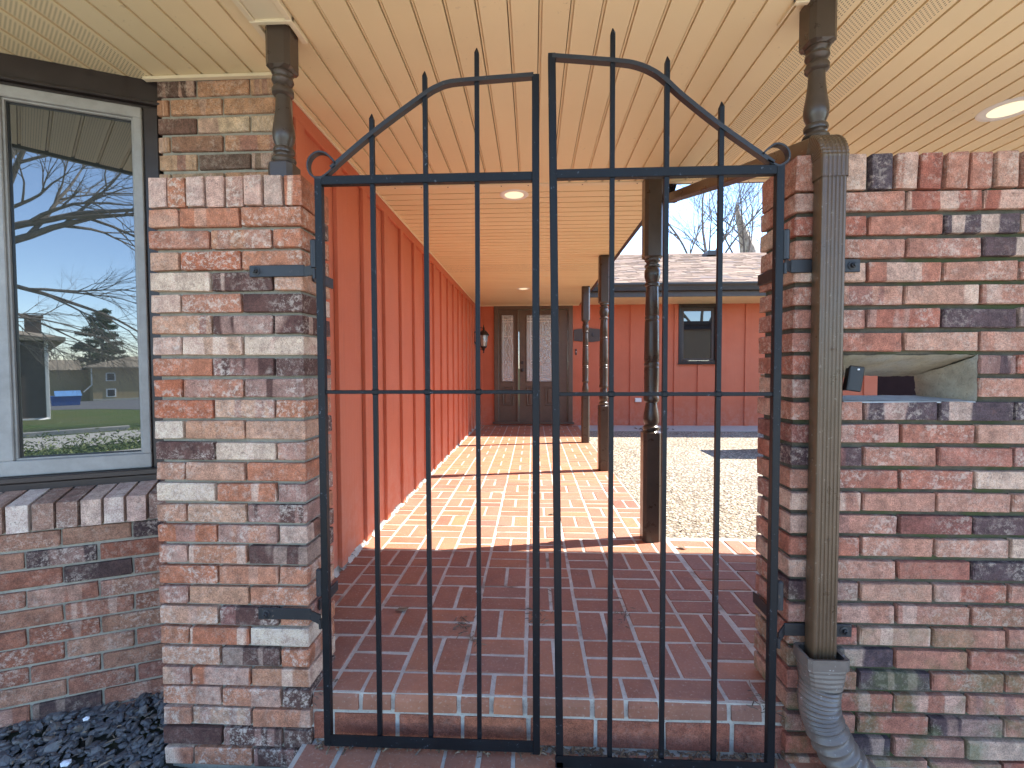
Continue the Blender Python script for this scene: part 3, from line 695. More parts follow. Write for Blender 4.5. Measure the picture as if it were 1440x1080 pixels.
m_ = MB(); fbox(m_, -0.180, -0.144, 0.60, 2.06, D - .01, D + .09); fbox(m_, 0.324, 0.372, 0.60, 2.06, D + .01, D + .12); fbox(m_, -1.52, -1.452, 0.6, 2.06, D - .01, D + .09); obj('mullion', m_, 'trim_dark', win)
m_ = MB(); fbox(m_, -1.6, 0.42, 2.082, 2.172, D + .02, D + .14); fbox(m_, -1.6, 0.42, 2.070, 2.081, D - .004, D + .10); fbox(m_, -1.6, 0.42, 2.054, 2.069, D + .014, D + .10)
obj('header', m_, 'trim_dark', win)
m_ = MB(); fbox(m_, -1.6, 0.42, 0.640, 0.661, D - .028, D + .10); fbox(m_, -1.6, 0.42, 0.606, 0.639, D - .018, D + .10)
m_.prism([(D - .030, .598), (D - .030, .606), (D + .09, .6055), (D + .09, .598)], fr @ Vector((-1.6, 0, 0)), fr @ Vector((0.42, 0, 0)), BAY.n, Z)
obj('sill', m_, 'trim_dark', win)
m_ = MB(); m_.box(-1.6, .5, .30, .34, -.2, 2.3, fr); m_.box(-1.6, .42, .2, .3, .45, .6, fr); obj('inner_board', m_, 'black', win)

# ------------------------------------------------------------------ house corner of tan brick
HC = Frame((-1.452, 1.78, 0), X); mt = HC.m()
hc = thing('house_corner', 'tan and dark brick corner of the house between bay window and turned post', 'wall')
mb = MB(); mb.box(0.010, 0.458, 0.010, 0.150, -0.3, 2.168, mt); obj('mortar_core', mb, 'mortar_left', hc)
for i in range(26):
    z1 = 2.160 - i * 0.0703; z0 = z1 - 0.058
    s = -0.058 if i % 2 == 0 else -0.165
    while s < 0.45:
        a, b = max(s, 0), min(s + 0.2125, 0.468)
        if b - a > 0.03: put_brick(hc, HC, a + (.005 if a > 0 else 0), b - .005, z0, z1, 0, .09, 'brick_house', std=0.2025)
        s += 0.2125
mb = MB(); mb.bbox(-1.49, -0.975, 1.757, 1.777, 2.157, 2.169, .001)
obj('soffit_channel', mb, 'trim', hc)

# ------------------------------------------------------------------ board-and-batten walls
lw = thing('red_side_wall', 'long red board and batten wall along the left of the covered walkway', 'wall')
mb = MB(); mb.box(-1.16, -1.010, 1.93, 8.44, -0.05, 2.168); obj('siding_sheet', mb, 'siding', lw)
mb = MB(); mb.bbox(-1.010, -0.990, 1.93, 8.44, 2.095, 2.160, .002); obj('frieze_board', mb, 'siding', lw)
mb = MB(); mb.bbox(-1.009, -0.982, 1.90, 8.44, 2.160, 2.1695, .001); obj('soffit_channel', mb, 'trim', lw)
me = None; y = 1.945
ybs = [1.945, 2.345] + [2.715 + 0.392 * k for k in range(15)]
for y in ybs:
    if y > 8.35: continue
    if me is None:
        m_ = MB(); m_.bbox(-1.010, -0.988, 0, .075, 0.012, 2.095, .002); me = m_.mesh('batten', M['siding'])
    link('batten', me, lw, Matrix.Translation((0, y, 0)))
mb = MB(); m0 = MB()
for i in range(150):      # ragged mortar fillet where the wall meets the bricks
    y = 1.95 + i * 0.0435; w = R.uniform(.010, .030)
    mb.prism([(0, 0), (w, 0), (w * .5, R.uniform(.006, .014)), (0, R.uniform(.012, .028))], (-1.0095, y, 0.0005), (-1.0095, y + .0435, 0.0005), X, Z)
obj('mortar_fillet', mb, 'mortar_floor', lw, kind='stuff')

fw = thing('red_end_wall', 'red board and batten wall behind the courtyard holding front door and small window', 'wall')
YF = 8.45
mb = MB()
def wseg(x0, x1, z0, z1): mb.box(x0, x1, YF, YF + .14, z0, z1)
wseg(-1.16, -0.697, -.05, 2.25); wseg(-0.697, 0.722, -.05, 0.06); wseg(-0.697, 0.722, 2.165, 2.25); wseg(0.722, 2.592, -.05, 2.25)
wseg(2.592, 3.288, -.05, 1.115); wseg(2.592, 3.288, 2.166, 2.25); wseg(3.288, 6.05, -.05, 2.25); wseg(7.6, 12, -.05, 2.25); wseg(6.05, 7.6, 2.1, 2.25); wseg(6.05, 7.6, -.05, .05)
obj('siding_sheet', mb, 'siding', fw)
me = None; x = -0.997 + .3
m_ = MB(); m_.bbox(0, .078, YF - .020, YF, 0.0, 2.165, .002); mfull = m_.mesh('batten', M['siding'])
m_ = MB(); m_.bbox(0, .078, YF - .020, YF, 0.0, 1.095, .002); mlow = m_.mesh('batten', M['siding'])
for bx in [1.325, 1.745, 2.150, 2.520, 2.935, 3.345, 3.76, 4.17, 4.58, 4.99, 5.40, 5.81, 7.75, 8.16, 8.57]:
    link('batten', mlow if 2.6 < bx < 3.28 else mfull, fw, Matrix.Translation((bx, 0, 0)))
link('batten', mfull, fw, Matrix.Translation((-0.985, 0, 0)))
mb = MB(); mb.bbox(-0.90, 0.80, YF - .014, YF, 0.0, 0.055, .002)
for q in range(8): mb.box(-0.9 + q * .22, -0.894 + q * .22, YF - .020, YF - .013, 0.0, 0.055)
obj('skirting', mb, 'siding', fw)
# window in the end wall
w_ = MB(); yw = YF - .012
for a in ((2.592, 2.650, 1.115, 2.166), (3.230, 3.288, 1.115, 2.166), (2.650, 3.230, 2.100, 2.166), (2.650, 3.230, 1.115, 1.165)): w_.bbox(a[0], a[1], yw - .02, YF + .06, a[2], a[3], .004)
w_.bbox(2.58, 3.30, yw - .045, YF + .01, 1.098, 1.116, .002)
wo_ = obj('window', w_, 'trim_dark', fw)
w_ = MB()
for a in ((2.652, 2.690, 1.167, 2.098), (3.178, 3.228, 1.167, 2.098), (2.690, 3.178, 2.045, 2.098), (2.690, 3.178, 1.167, 1.205)): w_.bbox(a[0], a[1], YF + .002, YF + .05, a[2], a[3], .003)
obj('sash', w_, 'brown_matt', wo_)
w_ = MB(); w_.box(2.690, 3.178, YF + .024, YF + .03, 1.205, 2.045); obj('pane', w_, 'glass_far', wo_)
# dark glass door seen through the slot
w_ = MB(); w_.box(6.05, 7.6, YF + .03, YF + .10, .05, 2.1); obj('patio_door', w_, 'matt_dark', fw)
# ---- front door
dr = MB()
for a in ((-0.697, -0.615, .06, 2.165), (0.640, 0.722, .06, 2.165), (-0.615, 0.640, 2.095, 2.165)): dr.bbox(a[0], a[1], YF - .030, YF + .09, a[2], a[3], .005)
dr.bbox(-0.72, 0.745, YF - .07, YF + .05, 0.028, 0.062, .004)
dro = obj('front_door', dr, 'door', fw)
def raised(mbx, x0, x1, z0, z1, y=YF + .012):
    for a in ((x0, x0 + .02, z0, z1), (x1 - .02, x1, z0, z1), (x0 + .02, x1 - .02, z0, z0 + .02), (x0 + .02, x1 - .02, z1 - .02, z1)): mbx.bbox(a[0], a[1], y - .016, y, a[2], a[3], .006)
    mbx.bbox(x0 + .045, x1 - .045, y - .013, y, z0 + .045, z1 - .045, .008)
m_ = MB(); gy = YF + .012
for a in ((-0.615, -0.556, .062, 2.095), (-0.343, -0.285, .062, 2.095), (-0.556, -0.343, .062, .80), (-0.556, -0.343, 2.0, 2.095)): m_.box(a[0], a[1], gy, gy + .05, a[2], a[3])
raised(m_, -0.548, -0.350, .36, .70)
for a in ((-0.572, -0.556, .785, 2.015), (-0.343, -0.327, .785, 2.015), (-0.556, -0.343, .785, .80), (-0.556, -0.343, 2.0, 2.015)): m_.bbox(a[0], a[1], gy - .012, gy, a[2], a[3], .003)
obj('sidelight', m_, 'door', dro)
m_ = MB(); m_.bbox(-0.285, -0.250, YF - .015, YF + .07, .062, 2.095, .004); obj('mullion', m_, 'door', dro)
m_ = MB()
for a in ((-0.246, -0.105, .062, 2.09), (0.448, 0.636, .062, 2.09), (-0.105, 0.448, .062, .80), (-0.105, 0.448, 2.0, 2.09)): m_.box(a[0], a[1], gy, gy + .05, a[2], a[3])
raised(m_, -0.11, 0.135, .36, .70); raised(m_, 0.225, 0.47, .36, .70)
for a in ((-0.121, -0.105, .785, 2.015), (0.448, 0.464, .785, 2.015), (-0.105, 0.448, .785, .80), (-0.105, 0.448, 2.0, 2.015)): m_.bbox(a[0], a[1], gy - .012, gy, a[2], a[3], .003)
obj('door_leaf', m_, 'door', dro)
for a in ((-0.556, -0.343), (-0.105, 0.448)):
    m_ = MB(); m_.box(a[0], a[1], gy + .012, gy + .018, .80, 2.0); obj('door_glass', m_, 'glass_door', dro)
    m_ = MB(); cx = (a[0] + a[1]) / 2; hw = (a[1] - a[0]) / 2 - .012; yy = gy + .009
    def ln(p): m_.tube([(cx + q[0] * hw, yy, q[1]) for q in p], .0035, 5)
    ln([(-.8, .82), (-.8, 1.98)]); ln([(.8, .82), (.8, 1.98)]); ln([(-1, 1.93), (1, 1.93)]); ln([(-1, .86), (1, .86)]); ln([(-1, .90), (1, .90)]); ln([(-1, 1.88), (1, 1.88)])
    ln([(0, 1.93), (0, 1.62)]); ln([(0, .9), (0, 1.12)]); ln([(-.8, 1.62), (0, 1.62), (.8, 1.62)]); ln([(-.8, 1.12), (0, 1.12), (.8, 1.12)])
    for sgn in (-1, 1):
        ln([(0, 1.62)] + [(sgn * .55 * math.sin(math.pi * q / 8), 1.62 - .5 * q / 8) for q in range(1, 9)])
        ln([(sgn * .8, 1.58)] + [(sgn * (.8 - .75 * math.sin(math.pi * q / 8)), 1.58 - .42 * q / 8) for q in range(1, 9)])
        ln([(sgn * .3 * math.sin(math.pi * q / 6), 1.45 - .25 * q / 6) for q in range(7)])
        ln([(sgn * .3, 1.7), (sgn * .55, 1.76), (sgn * .3, 1.84)])
    obj('lead_pattern', m_, 'came', dro)
for z in (1.005, 1.142):
    m_ = MB(); m_.lathe([(.030, 0), (.030, .006), (.022, .014), (.022, .02)] if z > 1.1 else [(.030, 0), (.030, .006), (.014, .012), (.014, .03), (.026, .04), (.028, .052), (.016, .062)], (-.190, gy, z), 16, Matrix.Rotation(rad(90), 3, 'X'))
    obj('knob' if z < 1.1 else 'deadbolt', m_, 'trim_dark', dro, smooth=True)
# plaque, bell, outlet on the end wall
pl = MB(); pl.prism([(-.245, -.10), (-.08, -.112), (.08, -.125), (.245, -.10), (.245, .10), (.10, .118), (0, .128), (-.10, .118), (-.245, .10)], (0.985, YF - .012, 1.627), (0.985, YF - .026, 1.627), X, Z)
plq = thing('wall_plaque', 'dark brown house plaque with clipped corners on the red wall behind the posts', 'plaque')
obj('plate', pl, 'brown_matt', plq)
pl = MB(); pl.lathe([(.022, 0), (.022, .004), (.012, .007)], (1.075, YF - .026, 1.63), 14, Matrix.Rotation(rad(90), 3, 'X') @ Matrix.Diagonal((1, 1.6, 1))); obj('emblem', pl, 'trim_dark', plq)
bl = thing('doorbell', 'narrow dark doorbell between the front door and the far post', 'doorbell')
m_ = MB(); m_.bbox(.768, .796, YF - .014, YF, 1.275, 1.385, .003); obj('case', m_, 'trim_dark', bl)
m_ = MB(); m_.lathe([(.009, 0), (.009, .004), (.005, .006)], (.782, YF - .014, 1.33), 10, Matrix.Rotation(rad(90), 3, 'X')); obj('button', m_, 'came', bl)
ot = thing('outlet_cover', 'small white weatherproof outlet box low on the red wall', 'outlet')
m_ = MB(); m_.bbox(1.83, 1.945, YF - .045, YF, .425, .50, .006); obj('cover', m_, 'white', ot); m_ = MB(); m_.bbox(1.84, 1.935, YF - .05, YF - .045, .435, .455, .002); obj('flap', m_, 'white', ot)

# ------------------------------------------------------------------ ceilings (vinyl soffit) and roofs
CZ = 2.170
ce = link('porch_ceiling', None); ce['kind'] = 'structure'
def strip(length, mat):
    w = .0985; e = .0055
    prof = [(-w / 2, .016), (-w / 2, .0130), (-w / 2 + .0020, .0130), (-w / 2 + .0026, .0050), (-w / 2 + .0085, .0050), (-w / 2 + .0089, .0100), (-w / 2 + .0118, .0100), (-w / 2 + .0124, 0), (w / 2 - .0012, 0), (w / 2 - .0008, .0130), (w / 2, .0130), (w / 2, .016)]
    mb_ = MB(); mb_.prism([(a, b) for a, b in prof], (0, 0, 0), (0, length, 0), X, Z); return mb_.mesh('panel', M[mat])
Ya, Yb = 0.68, 2.872
ml, mlp, ms, msp = strip(Yb - Ya, 'soffit'), strip(Yb - Ya, 'perf'), strip(1.90 - Ya, 'soffit'), strip(1.90 - Ya, 'perf')
x = -3.42; i = 0
PITCH = 0.0985; XS = -0.4225 - 30 * PITCH
for i in range(0, 72):
    xc = XS + i * PITCH
    if xc > 3.7: break
    left = xc < -1.06
    perf = (-1.88 < xc < -1.47) or (0.895 < xc < 1.30)
    link('panel', (msp if perf else ms) if left else (mlp if perf else ml), ce, Matrix.Translation((xc, Ya, CZ)))
# trim boards of the boxed beam round the post heads
for x0, x1 in ((-0.905, -0.765), (0.800, 0.905)):
    mb = MB(); mb.box(x0 + .022, x1 - .022, Ya, 1.515, CZ - .006, CZ + .004)
    mb.bbox(x0, x0 + (.020 if x0 < 0 else .006), Ya, 1.60, CZ - .012, CZ + .004, .002); mb.bbox(x1 - .020, x1, Ya, 1.60, CZ - .012, CZ + .004, .002); mb.bbox(x0, x1, 1.490, 1.506, CZ - .014, CZ + .004, .002)
    obj('beam_trim', mb, 'trim', ce)
cc = link('walkway_ceiling', None); cc['kind'] = 'structure'
def stripx(x0, x1, mat):
    w = .0985; e = .0055
    prof = [(-w / 2, .016), (-w / 2, .0130), (-w / 2 + .0020, .0130), (-w / 2 + .0026, .0050), (-w / 2 + .0085, .0050), (-w / 2 + .0089, .0100), (-w / 2 + .0118, .0100), (-w / 2 + .0124, 0), (w / 2 - .0012, 0), (w / 2 - .0008, .0130), (w / 2, .0130), (w / 2, .016)]
    mb_ = MB(); mb_.prism([(a, b) for a, b in prof][::-1], (x0, 0, 0), (x1, 0, 0), Y, Z); return mb_
def perfx():
    m = M['perf'].copy(); t = m.node_tree
    sp = [n for n in t.nodes if n.type == 'SEPXYZ'][0]; tc = [n for n in t.nodes if n.type == 'TEX_COORD'][0]
    mp = t.nodes.new('ShaderNodeMapping'); mp.inputs['Rotation'].default_value = (0, 0, rad(90)); L(t, tc.outputs['Object'], mp.inputs[0]); L(t, mp.outputs[0], sp.inputs[0]); return m
M['perfx'] = perfx()
a_, b_ = stripx(-1.0, .832, 'soffit').mesh('panel', M['soffit']), stripx(-1.0, .832, 'soffit').mesh('panel', M['perfx'])
for i in range(56):
    yc = 2.965 + i * PITCH
    if yc > 8.40: break
    link('panel', b_ if 5.07 < yc < 5.47 else a_, cc, Matrix.Translation((0, yc, CZ)))
mb = MB(); mb.bbox(-1.0, 3.7, 2.872, 2.914, CZ - .006, CZ + .004, .002)
obj('cross_trim', mb, 'trim', cc)
mb = MB(); mb.bbox(-0.95, 0.83, 8.40, 8.449, CZ - .012, CZ + .004, .002); obj('wall_trim', mb, 'trim', cc)
mb = MB()
for q in range(27): mb.lathe([(.004, 0), (.004, .002)], (-0.85 + q * .165, 2.893, CZ - .008), 6)
obj('weep_hole', mb, 'black', cc, kind='stuff')

# roofs above
rf = thing('porch_roof', 'roof deck and brown fascia over the gate porch and covered walkway', 'roof')
mb = MB(); mb.box(-7, 10.5, 0.60, 2.99, CZ + .19, CZ + .23); mb.box(-7, 0.93, 2.99, 9.0, CZ + .191, CZ + .229)
mb.box(-7, 10.5, Ya - .02, 2.91, CZ + .012, CZ + .03); mb.box(-7, .85, 2.91, 8.6, CZ + .012, CZ + .03)
obj('deck', mb, 'shingle', rf)
mb = MB(); mb.bbox(0.834, 0.866, 2.94, 7.60, CZ - .004, CZ + .188, .003); obj('fascia', mb, 'trim_dark', rf)
mb = MB(); mb.bbox(0.867, 10.5, 2.915, 2.94, CZ - .002, CZ + .188, .003); obj('fascia', mb, 'trim_dark', rf)
mb = MB(); mb.bbox(-7, 10.5, Ya - .045, Ya - .02, CZ - .01, CZ + .188, .003); obj('fascia', mb, 'trim_dark', rf)
mb = MB(); mb.prism([(0, .11), (0, .0), (.07, 0), (.10, .05), (.10, .11), (.094, .11), (.094, .052), (.068, .006), (.006, .006), (.006, .11)], (.90, 2.945, CZ + .115), (10.5, 2.945, CZ + .115), Y, Z)
gut = obj('porch_gutter', mb, 'trim_dark'); root('porch_gutter', 'dark gutter along the back edge of the porch roof feeding the downspout', 'gutter', gut)

gw = thing('garage_wall', 'tan brick garage end wall under the porch roof at the far right, beyond the rose brick wall', 'wall')
m_ = MB(); m_.box(3.76, 10.4, .75, 2.86, -.4, 2.168); obj('wall_face', m_, 'tanwall', gw)
# far wing roof
fr_ = thing('far_roof', 'sunlit brown shingle roof with dark gutter above the courtyard wall', 'roof')
RY0, RZ0, SLP = 7.56, 2.385, math.atan(0.333); RX0, RX1 = 0.4, 12.2
cs, sn = math.cos(SLP), math.sin(SLP)
mb = MB(); RL = (12.25 - RY0) / cs
mb.add([(RX0 - 8, RY0, RZ0 - .03), (RX1, RY0, RZ0 - .03), (RX1, RY0 + RL * cs, RZ0 - .03 + RL * sn), (RX0 - 8, RY0 + RL * cs, RZ0 - .03 + RL * sn)], [(0, 1, 2, 3)])
mb.add([(RX0 - 8, RY0 + RL * cs, RZ0 - .03 + RL * sn), (RX1, RY0 + RL * cs, RZ0 - .03 + RL * sn), (RX1, 17, RZ0 - .03), (RX0 - 8, 17, RZ0 - .03)], [(0, 1, 2, 3)])
obj('roof_deck', mb, 'shingle', fr_)
mb = MB(); nr = int(RL / 0.14)
for j in range(nr + 1):
    s = j * .14; x = RX0 + R.uniform(-.3, 0)
    while x < RX1 - .1:
        w = R.choice([.12, .17, .22, .28]); h = R.choice([.010, .016]); 
        p = Vector((x, RY0 + s * cs, RZ0 + s * sn)); d = Vector((0, cs, sn)); nn = Vector((0, -sn, cs)); ex = R.choice([0, 0, -.012])
        q = [p + d * ex + nn * (h - .006), p + X * w + d * ex + nn * (h - .006), p + X * w + d * .15 + nn * .001, p + d * .15 + nn * .001, p + d * ex - nn * .01, p + X * w + d * ex - nn * .01]
        mb.add(q, [(0, 1, 2, 3), (4, 5, 1, 0)]); x += w + .004
obj('shingles', mb, 'shingle', fr_, kind='stuff')
mb = MB(); rp = RY0 + RL * cs; mb.prism([(-.12, -.035), (0, .02), (.12, -.035), (.12, -.05), (-.12, -.05)], (RX0, rp, RZ0 + RL * sn), (RX1, rp, RZ0 + RL * sn), Y, Z); obj('ridge_cap', mb, 'shingle', fr_)
mb = MB(); mb.prism([(0, 0), (.075, 0), (.075, .12), (-.035, .12), (-.035, .095), (-.01, .06)], (RX0 + .5, 7.50, 2.262), (RX1, 7.50, 2.262), Y, Z); obj('gutter', mb, 'trim_dark', fr_)
mb = MB(); mb.bbox(RX0 + .5, RX1, 7.585, 7.61, 2.175, 2.37, .002); obj('fascia', mb, 'brown_matt', fr_)
mb = MB(); x = .870
while x < 10:
    mb.box(x, x + .096, 7.612, 8.45, 2.172, 2.18); mb.box(x + .096, x + .1, 7.612, 8.45, 2.177, 2.18); x += .1
obj('eave_soffit', mb, 'soffit', fr_)
rv = MB(); Tv = Vector((4.22, 11.7, RZ0 + (11.7 - RY0) * .333)); rv.bbox(Tv.x - .0, Tv.x + .24, Tv.y - .18, Tv.y + .2, Tv.z - .02, Tv.z + .10, .01); obj('roof_vent', rv, 'trim_dark', fr_)

# ------------------------------------------------------------------ recessed lights
def downlight(x, y, r, label):
    t = thing('recessed_light', label, 'ceiling light', 'lit recessed lights in the soffit', (x, y, CZ))
    m_ = MB(); m_.lathe([(r * .62, .004), (r * .64, -.001), (r * .72, -.004), (r * .95, -.0035), (r, -.0005), (r, .004)], (0, 0, 0), 40); me_ = m_.mesh('trim_ring', M['white'], True)
    # open ring: drop caps
    bm = bmesh.new(); bm.from_mesh(me_); bmesh.ops.delete(bm, geom=[f for f in bm.faces if len(f.verts) > 4], context='FACES'); bm.to_mesh(me_); bm.free()
    link('trim_ring', me_, t)
    m_ = MB(); m_.lathe([(r * .66, -.0022), (r * .6, -.0016), (r * .3, -.0024), (.001, -.0026)][::1], (0, 0, 0), 32); link('lens', m_.mesh('lens', M['lamp'], True), t)
downlight(2.075, 2.165, .105, 'large lit recessed light above the brick wall near the right edge')
downlight(-0.118, 3.06, .094, 'nearer lit recessed light over the walkway between the gate leaves')
downlight(-0.13, 6.66, .094, 'far lit recessed light over the walkway close to the front door')

# ------------------------------------------------------------------ turned posts
def turned(kind, w, z0, z1, prof, b0, b1, name, label, group, x, y, chamf=.3):
    t = thing(name, label, 'post', group, (x, y, 0)); h = w / 2
    def block(za, zb, up):
        m_ = MB(); c = h * .35; k = h
        lo, hi = (za, zb)
        # square block whose inner end is turned down to a round shoulder
        if up: rings = [(za, 1.0), (zb - c * .55, 1.0)]
        else: rings = [(za + c * .55, 1.0), (zb, 1.0)]
        vs = []; ns = 16
        def sq(i):
            a = 2 * math.pi * (i + .5) / ns; cx_, sy_ = math.cos(a), math.sin(a); m = max(abs(cx_), abs(sy_)); return cx_ / m, sy_ / m
        def rd(i):
            a = 2 * math.pi * (i + .5) / ns; return math.cos(a), math.sin(a)
        lv = [(za, 'r' if not up else 's', .84), (za + c * .55, 's', 1)] if not up else [(za, 's', 1)]
        lv += [(zb, 's', 1)] if not up else [(zb - c * .55, 's', 1), (zb, 'r', .84)]
        for z, ty, k_ in lv:
            for i in range(ns):
                q = sq(i) if ty == 's' else rd(i); vs.append((q[0] * h * k_, q[1] * h * k_, z))
        n = len(lv); fs = [(j * ns + i, j * ns + (i + 1) % ns, (j + 1) * ns + (i + 1) % ns, (j + 1) * ns + i) for j in range(n - 1) for i in range(ns)]
        fs += [tuple(range(ns))[::-1], tuple(range((n - 1) * ns, n * ns))]
        m_.add(vs, fs); return m_
    obj('base_block', block(z0, b0, True), 'brown', t); obj('top_block', block(b1, z1, False), 'brown', t)
    m_ = MB(); m_.lathe([(r * h, b0 + (b1 - b0) * f) for f, r in prof], (0, 0, 0), 28); obj('turned_shaft', m_, 'brown', t, smooth=True)
    return t
small = [(0, .80), (.01, .86), (.035, .93), (.06, .86), (.068, .66), (.085, .62), (.10, .66), (.115, .80), (.145, .84), (.17, .76), (.18, .62), (.20, .66), (.25, .80), (.31, .86), (.36, .84),
         (.45, .74), (.58, .62), (.70, .56), (.735, .56), (.742, .70), (.76, .82), (.80, .84), (.83, .74), (.84, .60), (.855, .58), (.87, .72), (.90, .84), (.93, .80), (.945, .66), (.96, .70), (.98, .84), (1, .80)]
p1 = turned('s', .082, 1.649, 2.166, small, 1.735, 2.035, 'turned_post', 'short brown turned post standing on the left brick pier', 'short turned posts on the brickwork', -0.832, 1.555)
p2 = turned('s', .082, 1.666, 2.166, small, 1.752, 2.035, 'turned_post', 'short brown turned post on the right wall, its foot hidden by the downspout elbow', 'short turned posts on the brickwork', 0.882, 1.518)
big = [(0, .80), (.012, .90), (.022, .90), (.03, .70), (.036, .66), (.045, .78), (.07, .84), (.10, .80), (.14, .66), (.165, .60), (.172, .78), (.19, .86), (.20, .80), (.21, .76),
       (.30, .80), (.37, .80), (.374, .74), (.378, .74), (.382, .81), (.395, .81), (.399, .75), (.403, .75), (.407, .80), (.48, .80), (.56, .78), (.63, .75), (.64, .75), (.645, .69), (.649, .69), (.653, .76), (.666, .76), (.670, .70), (.674, .70), (.678, .75),
       (.78, .68), (.84, .64), (.845, .80), (.858, .82), (.866, .66), (.875, .70), (.90, .84), (.93, .84), (.95, .70), (.955, .82), (.965, .84), (.972, .62), (.98, .64), (.99, .82), (1, .82)]
def bigpost(y, x, label): return turned('b', .11, 0.0, 2.166, big, .668, 1.695, 'porch_post', label, 'turned posts along the walkway edge', x, y)
b1 = bigpost(2.845, .717, 'nearest tall brown turned post, at the corner of walkway and courtyard')
b2 = copy_tree(b1, None, 'middle one of three tall brown turned posts along the walkway'); b2.location = (.722, 4.765, 0)
b3 = copy_tree(b1, None, 'farthest tall brown turned post, beside the front door'); b3.location = (.737, 6.54, 0)

# ------------------------------------------------------------------ gate leaves
def bar(mb_, x, z0, z1, w=.0135, y=0, lean=0.0):
    h = w / 2; zt = z1 - .016
    vs = []
    for z, k in ((z0, 1), (zt, 1), (z1, .15)):
        vs += [(x + sx * h * k + lean * (z - z0), y + sy * h * k, z) for sx, sy in ((-1, -1), (1, -1), (1, 1), (-1, 1))]
    mb_.add(vs, [(3, 2, 1, 0)] + [(j * 4 + i, j * 4 + (i + 1) % 4, (j + 1) * 4 + (i + 1) % 4, (j + 1) * 4 + i) for j in range(2) for i in range(4)] + [(8, 9, 10, 11)])
def flat(pts, w=.022, th=.0065, y=0):
    """flat iron bent on edge: width w in Y, thickness th in XZ"""
    m_ = MB(); pts = [Vector((p[0], y, p[1])) for p in pts]; vs = []
    for i, p in enumerate(pts):
        a = pts[max(i - 1, 0)]; c = pts[min(i + 1, len(pts) - 1)]; t = (c - a).normalized(); nn = Vector((-t.z, 0, t.x)) * th / 2
        vs += [p + nn - Y * w / 2, p - nn - Y * w / 2, p - nn + Y * w / 2, p + nn + Y * w / 2]
    n = len(pts); m_.add(vs, [(3, 2, 1, 0), tuple(range(4 * n - 4, 4 * n))] + [(j * 4 + i, j * 4 + (i + 1) % 4, (j + 1) * 4 + (i + 1) % 4, (j + 1) * 4 + i) for j in range(n - 1) for i in range(4)])
    return m_
def smooth_pts(P, n=6):
    out = []
    for i in range(len(P) - 1):
        p0, p1_, p2_, p3 = P[max(i - 1, 0)], P[i], P[i + 1], P[min(i + 2, len(P) - 1)]
        for q in range(n):
            t = q / n; out.append(tuple(.5 * (2 * p1_[k] + (p2_[k] - p0[k]) * t + (2 * p0[k] - 5 * p1_[k] + 4 * p2_[k] - p3[k]) * t * t + (-p0[k] + 3 * p1_[k] - 3 * p2_[k] + p3[k]) * t ** 3) for k in (0, 1)))
    return out + [P[-1]]
def build_gate(label, yg, hx, mx, top, bot, mtop, mid, bars, arch, scroll, side, mlean=0.0):
    """hx / mx: centre x of hinge and meeting stile"""
    g = thing('gate_leaf', label, 'gate', 'leaves of the iron double gate'); w = .0108
    m_ = MB(); m_.bbox(hx - w, hx + w, yg - w, yg + w, bot, top, .0015); obj('hinge_stile', m_, 'iron', g)
    sh = Matrix.Shear('XY', 4, (0, 0)); m_ = MB(); m_.bbox(mx - w, mx + w, yg - w, yg + w, bot - .006, mtop, .0015)
    m_.v = [(v[0] + mlean * (mtop - v[2]), v[1], v[2]) for v in m_.v]; obj('meeting_stile', m_, 'iron', g)
    xa, xb = min(hx, mx) + w, max(hx, mx) - w
    m_ = MB(); m_.bbox(xa, xb, yg - w, yg + w, top - .026, top, .0015); obj('top_rail', m_, 'iron', g)
    m_ = MB(); m_.bbox(xa, xb, yg - w, yg + w, bot, bot + .022, .0015); m_.box(xa, xb, yg - w - .003, yg - w, bot + .020, bot + .040); obj('bottom_rail', m_, 'iron', g)
    m_ = MB(); m_.bbox(xa, xb, yg - .0065, yg + .0065, mid - .0055, mid + .0055, .001)
    for bx, bz, ln_ in bars: m_.bbox(bx - .011, bx + .011, yg - .010, yg + .010, mid - .010, mid + .010, .005)
    obj('middle_rail', m_, 'iron', g)
    for bx, bz, ln_ in bars:
        m_ = MB(); bar(m_, bx + ln_ * (bz - bot) * -1, bot + .02, bz, .0132, yg, ln_); obj('bar', m_, 'iron', g)
    obj('arch_rail', flat(arch, .022, .012, yg), 'rusty', g)
    obj('scroll', flat(scroll, .022, .005, yg), 'rusty', g)
    # hinge barrel at the stile
    for z in (1.355, .345):
        m_ = MB(); m_.lathe([(.010, -.0), (.010, .080), (.006, .084)], (hx - side * .019, yg - .004, z), 12); m_.bbox(hx - side * .017 - .006, hx - side * .017 + .012, yg - .006, yg + .006, z + .01, z + .07, .002)
        obj('hinge_barrel', m_, 'rusty', g, smooth=True)
    return g
k = .98
def sc(P, k_): return [(p[0] * k_, 1.05 + (p[1] - 1.05) * k_) for p in P]
archL = smooth_pts(sc([(-.615, 1.662), (-.487, 1.764), (-.33, 1.872), (-.285, 1.897), (-.254, 1.907), (-.205, 1.912), (.004, 1.922)], .98), 5)
scrL = smooth_pts(sc([(-.600, 1.673), (-.612, 1.690), (-.632, 1.707), (-.655, 1.711), (-.676, 1.700), (-.687, 1.680), (-.686, 1.658), (-.676, 1.641), (-.655, 1.632), (-.632, 1.642), (-.60, 1.668)], .98), 5)
build_gate('left leaf of the black iron double gate, hung on the salmon brick pier', 1.40, -.643, .010, 1.626, -.132, 1.906, .977,
           [(-.479, 1.809, .0), (-.318, 1.929, .0), (-.163, 1.991, .0015)], archL, scrL, 1, -.0)
K = .986
archR = smooth_pts(sc([(.058, 1.950), (.244, 1.930), (.305, 1.918), (.352, 1.896), (.388, 1.868), (.433, 1.826), (.543, 1.737), (.688, 1.632)], K), 5)
